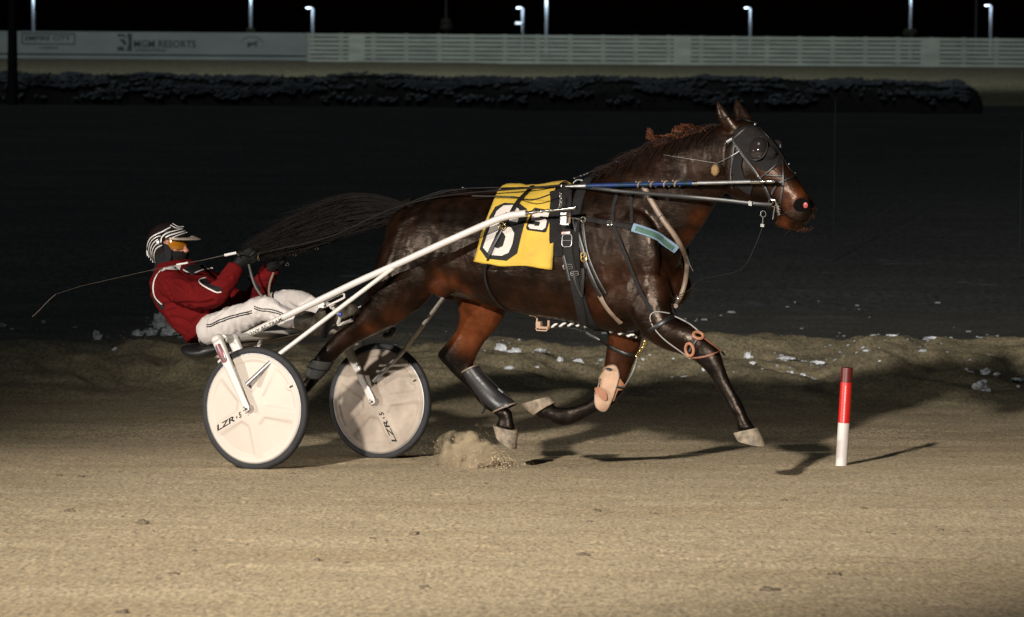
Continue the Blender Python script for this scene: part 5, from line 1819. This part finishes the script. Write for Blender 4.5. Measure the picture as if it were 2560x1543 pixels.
TORSO = [((586, 806), (482, 858), .165), ((578, 775), (455, 830), .178), ((556, 735), (416, 783), .185), ((528, 704), (394, 743), .20), ((502, 680), (389, 706), .195), ((484, 662), (398, 676), .14), ((470, 648), (404, 655), .085)]
LEG_N = ([(520, 826, -.10), (548, 818, -.14), (596, 797, -.18), (645, 776, -.205), (668, 772, -.21), (690, 783, -.21), (725, 797, -.21), (758, 806, -.21)], [.085, .088, .081, .071, .068, .062, .055, .048])
LEG_F = ([(540, 822, .10), (580, 808, .14), (640, 780, .17), (705, 757, .19), (740, 752, .20), (768, 762, .20), (808, 776, .20), (842, 786, .20)], [.085, .088, .080, .070, .066, .060, .053, .048])
# jacket
jk = limbs([ARM_N, ARM_F])
jk.loft(fill([sect(t, b, w, 0, 28, e=2.4) for t, b, w in TORSO], 4))
jme = remesh(jk, .009, 4)
def crumple(me, amp, scale, seed, stretch=(1, 1, 1)):
    for v in me.vertices:
        p = v.co
        q = V((p.x * scale * stretch[0] + seed, p.y * scale * stretch[1], p.z * scale * stretch[2]))
        n = 1 - abs(noise.fractal(q, 1.0, 2.0, 3)) * 2
        v.co = p + v.normal * (amp * (n - .4))
    me.update()
crumple(jme, .0075, 6.5, 3.0, (.8, 1, 1.6))
crumple(jme, .0018, 13, 5.0, (.6, 1, 1.8))
def crease(me, paths, amp, rad, bv):
    pts = []
    for path in paths:
        pts += [hit(q[0], q[1], bv, -.2)[0] for q in spline(path, 2.5)]
    A = np.array([tuple(q) for q in pts])
    for v in me.vertices:
        d2 = float(((A - np.array(v.co)) ** 2).sum(1).min())
        d = math.sqrt(d2)
        if d < rad * 4:
            v.co += v.normal * (amp * (-math.exp(-(d / rad) ** 2) + .55 * math.exp(-((d - 2.1 * rad) / rad) ** 2)))
    me.update()
c1f = lambda pts: [(340 + x / 3.7125, 500 + y / 3.7125) for x, y in pts]
crease(jme, [c1f(q) for q in ([(255, 975), (360, 962), (480, 962), (620, 962), (720, 940)], [(540, 790), (552, 850), (575, 905)], [(300, 1040), (420, 1000), (520, 985)], [(640, 1040), (560, 1110), (500, 1170)],
    [(330, 1090), (450, 1120), (540, 1200)], [(690, 720), (760, 700), (820, 660)], [(720, 790), (800, 760), (870, 720)], [(380, 760), (440, 800), (470, 860)], [(250, 760), (300, 830), (330, 900)])], .008, .011, bvh_of(jme))
JB = bvh_of(jme)
jacket = DR.part('jacket', jme, M['jacket'])
jdec = MB()
decal(jdec, [c1 for c1 in [[(340 + x / 3.7125, 500 + y / 3.7125) for x, y in ((236, 655), (262, 632), (330, 612), (420, 604), (402, 655), (330, 652), (280, 648), (240, 668))]]], JB, .003, 6)
DR.part('shoulder_yoke', jdec, M['white_fabric'], 'white shoulder panel', parent=jacket)
c1f = lambda pts: [(340 + x / 3.7125, 500 + y / 3.7125) for x, y in pts]
mb = MB(); decal(mb, [c1f([(432, 650), (470, 610), (560, 596), (640, 605), (680, 640), (600, 655), (520, 690), (470, 672)])], JB, .004, 6)
DR.part('collar_panel', mb, M['jacket_black'], parent=jacket)
mb = MB(); decal(mb, [c1f([(590, 745), (640, 722), (662, 760), (720, 800), (795, 812), (790, 850), (745, 850), (690, 822), (635, 790)])], JB, .004, 6)
DR.part('sleeve_panel', mb, M['jacket_black'], 'black elbow panel edged in white', parent=jacket)
mb = MB()
strap(mb, c1f([(640, 728), (588, 742), (580, 765), (620, 800), (690, 832), (745, 856), (790, 852)]), .0075, .004, JB, .004, -.26, 3)
strap(mb, c1f([(432, 652), (470, 675), (520, 695), (570, 672), (640, 648), (700, 640)]), .007, .004, JB, .005, -.2, 3)
strap(mb, c1f([(245, 650), (205, 690), (172, 760), (165, 830), (178, 890), (205, 930), (245, 970)]), .0085, .004, JB, .004, -.15, 3)
DR.part('piping', mb, M['piping'], parent=jacket)
mb = MB(); strap(mb, c1f([(178, 905), (205, 945), (240, 985), (252, 1010)]), .030, .003, JB, .003, -.1, 3)
DR.part('back_panel', mb, M['jacket_black'], parent=jacket)
mb = MB(); strap(mb, c1f([(1052, 700), (1100, 760), (1140, 840)]), .040, .003, JB, .004, .2, 3)
DR.part('sleeve_band', mb, M['jacket_black'], parent=jacket)
# trousers
tz = limbs([LEG_N, LEG_F])
tz.loft(fill([sect(t, b, w, 0, 24) for t, b, w in (((600, 800), (508, 858), .155), ((580, 786), (506, 842), .150))], 3))
tme = remesh(tz, .009, 4)
crumple(tme, .0075, 5.5, 9.0, (1.9, 1, .5))
crumple(tme, .0016, 14, 4.0, (2, 1, .4))
crease(tme, [c1f(q) for q in ([(870, 965), (800, 1040), (700, 1110)], [(1180, 940), (1150, 1000), (1130, 1060)], [(1040, 1060), (1060, 1130), (1070, 1200)], [(940, 1080), (930, 1160), (940, 1230)], [(820, 1130), (810, 1200), (830, 1270)],
    [(1280, 990), (1340, 1040), (1380, 1060)], [(1250, 1060), (1300, 1110), (1400, 1150)], [(1420, 960), (1480, 1000), (1540, 1010)])], .006, .010, bvh_of(tme))
TB = bvh_of(tme)
trousers = DR.part('trousers', tme, M['white_fabric'])
mb = MB()
for dy_ in (0, 5):
    strap(mb, [(518, 812 + dy_), (528, 811 + dy_), (548, 801 + dy_), (590, 787 + dy_), (630, 777 + dy_)], .0055, .003, TB, .003, -.25, 3)
    strap(mb, [(636, 766 + dy_), (652, 772 + dy_), (676, 774 + dy_), (700, 782 + dy_), (714, 788 + dy_)], .0055, .003, TB, .003, -.25, 3)
DR.part('side_stripe', mb, M['num_black'], parent=trousers)
# dark waist between jacket and trousers
mb = limbs([([(498, 855, -.02), (512, 850, .0), (530, 846, .02)], [.10, .11, .10])])
DR.part('waistband', mb, M['jacket_black'])
# boots
for (pts, rr, toe) in (([(748, 803, -.21), (772, 806, -.215), (796, 812, -.22)], [.060, .062, .055], ((800, 822, -.22), (818, 770, -.23))),
                       ([(834, 785, .20), (852, 788, .20), (868, 792, .20)], [.056, .058, .05], ((872, 806, .2), (888, 766, .2)))):
    mb = limbs([(pts, rr)])
    a_, b_ = P(*toe[0]), P(*toe[1])
    rings = []
    for s, w, h in ((-.25, .026, .030), (-.05, .040, .045), (.3, .045, .050), (.65, .047, .043), (.95, .040, .030), (1.1, .020, .015)):
        c = a_.lerp(b_, s) - XD * .01
        d = (b_ - a_).normalized()
        nn = YD.cross(d).normalized()
        rings.append([c + YD * (w * math.cos(t)) + nn * (h * math.sin(t)) for t in (2 * math.pi * k / 18 for k in range(18))])
    mb.loft(fill(rings, 3))
    me = remesh(mb, .008, 4)
    bt = DR.part('boot', me, M['boot'])
    d = (b_ - a_).normalized(); nn = YD.cross(d).normalized()
    if nn.dot(XD) < 0: nn = -nn
    so_ = MB()
    rings = []
    for s, w in ((-.25, .024), (-.05, .042), (.3, .046), (.65, .05), (.95, .043), (1.12, .018)):
        c = a_.lerp(b_, s) + nn * .042
        rings.append([c + YD * (w * math.cos(t)) + nn * (.010 * math.sin(t)) for t in (2 * math.pi * k / 14 for k in range(14))])
    so_.loft(fill(rings, 2))
    DR.part('sole', so_, M['black_plastic'], parent=bt)
# head and body under the clothes: one continuous skin
HC = P(424, 617, 0)
FX = XD                                      # the face looks the way the horse goes
def hd(f, s, u): return HC + FX * f + YD * s + ZD * u
bd = limbs([([(q[0], q[1], q[2]) for q in ARM_N[0]], [r - .04 for r in ARM_N[1]]), (ARM_F[0], [r - .04 for r in ARM_F[1]]), (LEG_N[0], [r - .035 for r in LEG_N[1]]), (LEG_F[0], [r - .035 for r in LEG_F[1]])], 14)
bd.loft(fill([sect((t[0] - 14, t[1] + 9), (b[0] + 10, b[1] - 4), w - .04, 0, 24) for t, b, w in TORSO[:-2]], 3))
bd.tube([P(436, 680, 0), P(434, 650, 0), hd(.0, 0, -.05)], [.065, .058, .055], 14)
bd.ball(hd(.0, 0, .01), FX * .095, YD * .074, ZD * .115, 20, 14)
bd.ball(hd(.055, 0, -.055), FX * .05, YD * .05, ZD * .055, 14, 10)      # jaw
bd.tube([hd(.085, 0, .035), hd(.108, 0, .0), hd(.124, 0, -.018), hd(.10, 0, -.032)], [.010, .012, .014, .012], 10)   # nose
for s in (-1, 1):
    bd.ball(hd(.112, s * .012, -.022), FX * .014, YD * .011, ZD * .010, 10, 8)
    bd.ball(hd(.060, s * .040, -.012), FX * .030, YD * .026, ZD * .022, 10, 8)          # cheek bones
    bd.ball(hd(.0, s * .074, -.005), FX * .022, YD * .010, ZD * .030, 10, 8)          # ears
bd.ball(hd(.098, 0, -.055), FX * .012, YD * .024, ZD * .010, 10, 8)     # lips
bme = remesh(bd, .007, 3)
DR.part('body', bme, M['skin'])
def shell(fn, keep, thick, nu=72, nv=44):
    """part of a rounded shell kept where keep(f,s,u) is true"""
    mb = MB()
    idx = {}
    for i in range(nv + 1):
        for j in range(nu):
            ph, a = math.pi * i / nv, 2 * math.pi * j / nu
            idx[i, j] = len(mb.v)
            mb.v.append(V((math.sin(ph) * math.cos(a), math.sin(ph) * math.sin(a), math.cos(ph))))
    raw = mb.v[:]
    for i in range(nv):
        for j in range(nu):
            q = [idx[i, j], idx[i, (j + 1) % nu], idx[i + 1, (j + 1) % nu], idx[i + 1, j]]
            c = sum((raw[k] for k in q), V()) / 4
            if keep(*fn(c)[:3]):
                mb.f.append(tuple(q))
    mb.v = [hd(*fn(v)) for v in raw]
    me = bpy.data.meshes.new('sh')
    me.from_pydata([tuple(v) for v in mb.v], [], mb.f)
    bm = bmesh.new(); bm.from_mesh(me)
    bmesh.ops.remove_doubles(bm, verts=bm.verts, dist=1e-5)
    bmesh.ops.delete(bm, geom=[v for v in bm.verts if not v.link_faces], context='VERTS')
    bmesh.ops.recalc_face_normals(bm, faces=bm.faces)
    bmesh.ops.solidify(bm, geom=bm.faces[:], thickness=thick)
    bm.to_mesh(me); bm.free()
    me.polygons.foreach_set('use_smooth', [True] * len(me.polygons))
    me.set_sharp_from_angle(angle=RAD(50))
    return me
hel = shell(lambda v: (v.x * .130 - .012, v.y * .112, v.z * .124 + .018), lambda f, s, u: (u > .050 or f < .030 - .30 * max(0, .03 - u) * 0) and u > -.104 and not (f > .026 and u < .052), .006)
HLB = bvh_of(hel)
helmet = DR.part('helmet', hel, M['helmet'])
mb = MB()
for path, w in (((((90, 430), (130, 350), (200, 310), (290, 290), (380, 285)),), .010),):
    pass
def hstripe(path, w):
    strap(mb, c1f(path), w, .002, HLB, .0012, 0, 2.0, 3)
hstripe([(108, 520), (104, 440), (125, 370), (170, 330), (235, 300), (320, 255)], .008)
hstripe([(122, 535), (120, 450), (142, 385), (190, 345), (230, 335)], .0055)
hstripe([(140, 560), (135, 470), (158, 405), (205, 365)], .0055)
hstripe([(158, 580), (150, 490), (172, 430), (215, 395)], .0055)
hstripe([(182, 590), (168, 510), (190, 450), (240, 420)], .0055)
hstripe([(232, 395), (240, 345), (285, 310), (350, 290), (430, 270)], .006)
hstripe([(258, 392), (268, 355), (310, 330), (370, 312), (455, 288)], .008)
hstripe([(300, 372), (350, 345), (420, 318), (470, 302)], .005)
hstripe([(320, 235), (370, 262), (430, 262)], .006)
hstripe([(340, 222), (390, 248), (440, 250)], .006)
DR.part('helmet_stripes', mb, M['helmet_stripe'], parent=helmet)
mb = MB()
rings = []
for t_, ex in ((-1.0, 0.0), (-.8, .042), (-.4, .075), (0, .088), (.4, .075), (.8, .042), (1.0, 0.0)):
    b0_ = hd(.070 + .040 * math.cos(t_ * 1.4), .100 * math.sin(t_ * 1.35), .052)
    e0_ = b0_ + FX * ex - ZD * ex * .06 + YD * (.02 * t_)
    m0 = b0_.lerp(e0_, .5) + ZD * .006
    rings.append([b0_ + ZD * .004, m0 + ZD * .004, e0_, m0 - ZD * .003, b0_ - ZD * .003])
mb.loft(fill(rings, 4))
DR.part('visor', mb, M['visor'], parent=helmet)
for s in (-1, 1):
    mb = MB().ball(hd(.016, s * .086, -.042), FX * .060, YD * .013, ZD * .068, 22, 14)
    mb.disc_ring(hd(.014, s * .098, -.045), YD, .020, .004, 18)
    DR.part('ear_guard', mb, M['jacket_black'], parent=helmet)
mb = MB(); q, n, ok = hit(*c1f([(262, 392)])[0], HLB); mb.ball(q, FX * .010, YD * .006, ZD * .014, 12, 8)
DR.part('stud', mb, M['chrome'], parent=helmet)
gog = shell(lambda v: (v.x * .106, v.y * .086, v.z * .125 + .010), lambda f, s, u: f > .042 and -.004 - .16 * max(0, f - .075) < u < .046, .004)
DR.part('goggles', gog, M['goggle'])
gs = shell(lambda v: (v.x * .100, v.y * .083, v.z * .12 + .010), lambda f, s, u: -.02 < f < .045 and .005 < u < .022, .003)
DR.part('goggle_strap', gs, M['jacket_black'])
msk = shell(lambda v: (v.x * .108 + .012 * (1 if v.x > 0 else 0), v.y * .080, v.z * .118 - .012), lambda f, s, u: u < -.014 - .16 * max(0, f - .06) and f > -.05, .004)
DR.part('face_mask', msk, M['jacket_black'])
mb = MB().tube([hd(-.01, 0, -.085), hd(-.005, 0, -.12), hd(-.01, 0, -.15)], [.078, .086, .10], 22)
DR.part('neck_warmer', mb, M['jacket_black'])
# gloved hands, fingers closed on the reins
def hand(wrist, fdir, side, name='glove'):
    mb = MB()
    f = fdir.normalized()
    s = (side - f * side.dot(f)).normalized()
    n = f.cross(s).normalized()
    if n.z > 0: n = -n
    rings = []
    for t_, w, h in ((-.035, .036, .030), (0, .035, .026), (.03, .042, .023), (.065, .046, .021), (.09, .043, .018), (.10, .034, .010)):
        c = wrist + f * t_
        rings.append([c + s * (w * math.cos(a)) + n * (h * math.sin(a)) for a in (2 * math.pi * k / 16 for k in range(16))])
    mb.loft(fill(rings, 3))
    for k, ln in enumerate((.92, 1.0, .95, .78)):
        o_ = s * (.031 - .0205 * k)
        b0_ = wrist + f * (.088 - .004 * abs(k - 1)) + o_
        mb.tube(curve3([b0_ - f * .02, b0_ + n * .004, b0_ + f * .034 * ln + n * .016, b0_ + f * .034 * ln + n * .044 * ln, b0_ + f * .006 + n * .052 * ln, b0_ - f * .012 + n * .036 * ln], .006), .0102, 10)
    tb = wrist + f * .03 + s * .036
    mb.tube(curve3([tb - s * .012, tb + s * .012 + f * .014 + n * .012, tb + f * .036 + n * .034 + s * .004, tb + f * .052 + n * .046 - s * .016], .006), .0118, 10)
    return DR.part(name, remesh(mb, .004, 3), M['glove'])
wn_ = P(596, 661, -.13)
hand(wn_, P(622, 640, -.10) - wn_, -YD * .3 + ZD)
wf_ = P(684, 662, .12)
hand(wf_, P(712, 636, .09) - wf_, -YD * .3 + ZD)

# ---------------------------------------------------------------- reins and whip
RE = Thing('reins', 'long black driving reins running from the gloved hands to the bit', 'reins', P(640, 650, 0))
def rein(pts, name, r=.0042, mt=None, label=None):
    return RE.part(name, MB().tube(curve3([P(*q) for q in pts], .03), r, 8), mt or M['leather'], label)
rein([(612, 640, -.11), (700, 622, -.12), (830, 590, -.13), (960, 530, -.16), (1060, 500, -.17), (1150, 485, -.20), (1300, 472, -.19), (1409, 463, -.11)], 'rein')
rein([(700, 640, .1), (780, 610, .08), (880, 568, .03), (990, 520, -.02), (1050, 497, -.03), (1110, 477, -.03), (1200, 470, -.05), (1320, 469, -.05), (1409, 462, -.09)], 'rein')
mb = MB()
pts = [P(1409, 465, -.11), P(1480, 470, -.20), P(1560, 479, -.235), P(1700, 491, -.215), P(1800, 500, -.16), P(1880, 509, -.105), P(1930, 512, -.085)]
cv = curve3(pts, .03)
band(mb, cv, [-YD + ZD * .05] * len(cv), .020, .004)
RE.part('hand_strap', mb, M['leather'])
mb = MB()
band(mb, [p + YD * (-2 * (p - R0).dot(YD)) for p in cv], [YD] * len(cv), .020, .004)
RE.part('hand_strap', mb, M['leather'])
mb = MB(); mb.box(P(1876, 509, -.118), XD * .010, YD * .004, ZD * .012)
RE.part('keeper', mb, M['chrome'])
rein([(1384, 483, -.30), (1330, 500, -.31), (1280, 492, -.2), (1180, 490, -.23)], 'loop', .004)
# loops hanging below the hands and small bright buckles
rein([(622, 662, -.10), (629, 690, -.12), (640, 720, -.14), (658, 745, -.15), (668, 758, -.15)], 'loose_end', .007, mat('grey_strap', (.045, .04, .036), .6))
rein([(684, 682, .08), (676, 702, .06), (672, 728, .05), (675, 750, .04), (679, 764, .03)], 'loose_end', .007, M['tan_strap'])
mb = MB()
for (px, py, yr) in ((733, 616, .07), (722, 627, .08), (742, 608, .06), (791, 620, .10), (820, 606, .05), (718, 661, .1), (645, 648, -.08), (736, 636, .07)):
    mb.disc_ring(P(px, py, yr), YD + ZD * .4, .010, .0026, 12)
RE.part('buckle', mb, M['chrome'])
mb = MB()
c = P(645, 648, -.1)
mb.tube(curve3([c, c + ZD * .02, c + ZD * .03 + XD * .006], .008), .003, 6)
RE.part('brass_ring', mb, M['brass'])
rein([(712, 640, .09), (760, 628, .10), (791, 617, .10), (840, 600, .08), (900, 572, .02)], 'handhold', .0065)
WH = Thing('whip', 'thin driving whip with white ferrules trailing behind the shoulder of the person', 'whip', P(590, 632, -.2))
wp = [(598, 640, -.20), (590, 632.5, -.21), (561, 638.5, -.25), (500, 652, -.30), (470, 657, -.31), (442, 662, -.32), (395, 672, -.33), (340, 684, -.33), (270, 700, -.33), (200, 716, -.33), (157, 730, -.33), (139, 736, -.33)]
wps = [P(*q) for q in wp]
WH.part('stick', MB().tube(wps, [.004, .004, .003, .0018, .0017, .0016, .0015, .0014, .0013, .0012, .0011, .0010], 8), mat('whip_brown', (.035, .027, .021), .6, spec=.15))
WH.part('ferrule', MB().tube([P(590.5, 632.3, -.212), P(561, 638.6, -.251)], .0085, 10), M['helmet_stripe'])
WH.part('ferrule', MB().tube([P(470, 657, -.312), P(442, 662, -.322)], .006, 10), M['helmet_stripe'])
WH.part('lash', MB().tube(curve3([P(139, 736, -.33), P(118, 755, -.33), P(98, 776, -.33), P(81, 792, -.33)], .03), .0014, 6), mat('lash', (.10, .08, .07), .6))

# ---------------------------------------------------------------- sand thrown up by the hind hoof
def dustmat():
    m = bpy.data.materials.new('dust')
    m.use_nodes = True
    nt = m.node_tree
    nt.nodes.remove(nt.nodes['Principled BSDF'])
    out = nt.nodes['Material Output']
    pv = nt.nodes.new('ShaderNodeVolumePrincipled')
    pv.inputs['Color'].default_value = (.86, .68, .44, 1)
    pv.inputs['Anisotropy'].default_value = 0.0
    tc = nt.nodes.new('ShaderNodeTexCoord')
    n = nt.nodes.new('ShaderNodeTexNoise')
    n.inputs['Scale'].default_value = 11.0
    n.inputs['Detail'].default_value = 3.0
    nt.links.new(tc.outputs['Object'], n.inputs['Vector'])
    mr = nt.nodes.new('ShaderNodeMapRange')
    mr.inputs['From Min'].default_value, mr.inputs['From Max'].default_value = .46, .62
    mr.inputs['To Min'].default_value, mr.inputs['To Max'].default_value = 0.0, 130.0
    nt.links.new(n.outputs['Fac'], mr.inputs['Value'])
    # thin out towards the rim of the puff
    ln = nt.nodes.new('ShaderNodeVectorMath'); ln.operation = 'LENGTH'
    mp = nt.nodes.new('ShaderNodeMapping')
    mp.inputs['Scale'].default_value = (1 / .19, 1 / .11, 1 / .125)
    nt.links.new(tc.outputs['Object'], mp.inputs[0])
    nt.links.new(mp.outputs[0], ln.inputs[0])
    mr2 = nt.nodes.new('ShaderNodeMapRange')
    mr2.inputs['From Min'].default_value, mr2.inputs['From Max'].default_value = .35, 1.0
    mr2.inputs['To Min'].default_value, mr2.inputs['To Max'].default_value = 1.0, 0.0
    nt.links.new(ln.outputs['Value'], mr2.inputs['Value'])
    mu = nt.nodes.new('ShaderNodeMath'); mu.operation = 'MULTIPLY'
    nt.links.new(mr.outputs[0], mu.inputs[0]); nt.links.new(mr2.outputs[0], mu.inputs[1])
    nt.links.new(mu.outputs[0], pv.inputs['Density'])
    nt.links.new(pv.outputs[0], out.inputs['Volume'])
    return m
dc = P(1158, 1128, .10)
dm = MB().ball(dc, XD * .19, YD * .11, ZD * .125, 24, 16)
single('dust_puff', dm, dustmat(), kind='stuff', base=dc, rotz=-TH)
gr = MB()
for _ in range(6000):
    if rng.uniform() < .55:
        px, py = 1172 + rng.normal() * 46, 1140 + rng.normal() * 22
    else:
        px, py = 1215 + rng.normal() * 44, 1160 + rng.normal() * 16
    p = P(px, py, .10 + rng.normal() * .07)
    if p.z < gz(p.x, p.y): continue
    s = .0007 * (1 + rng.exponential(.9))
    a = V(rng.normal(size=3)).normalized() * s; b_ = a.orthogonal().normalized() * s; c = a.cross(b_).normalized() * s
    gr.add([p + a, p - a * .5 + b_, p - a * .5 - b_ * .5 + c, p - a * .5 - b_ * .5 - c], [(0, 1, 2), (0, 2, 3), (0, 3, 1), (1, 3, 2)])
single('flying_sand', gr, M['sand_grain'], kind='stuff', base=dc)
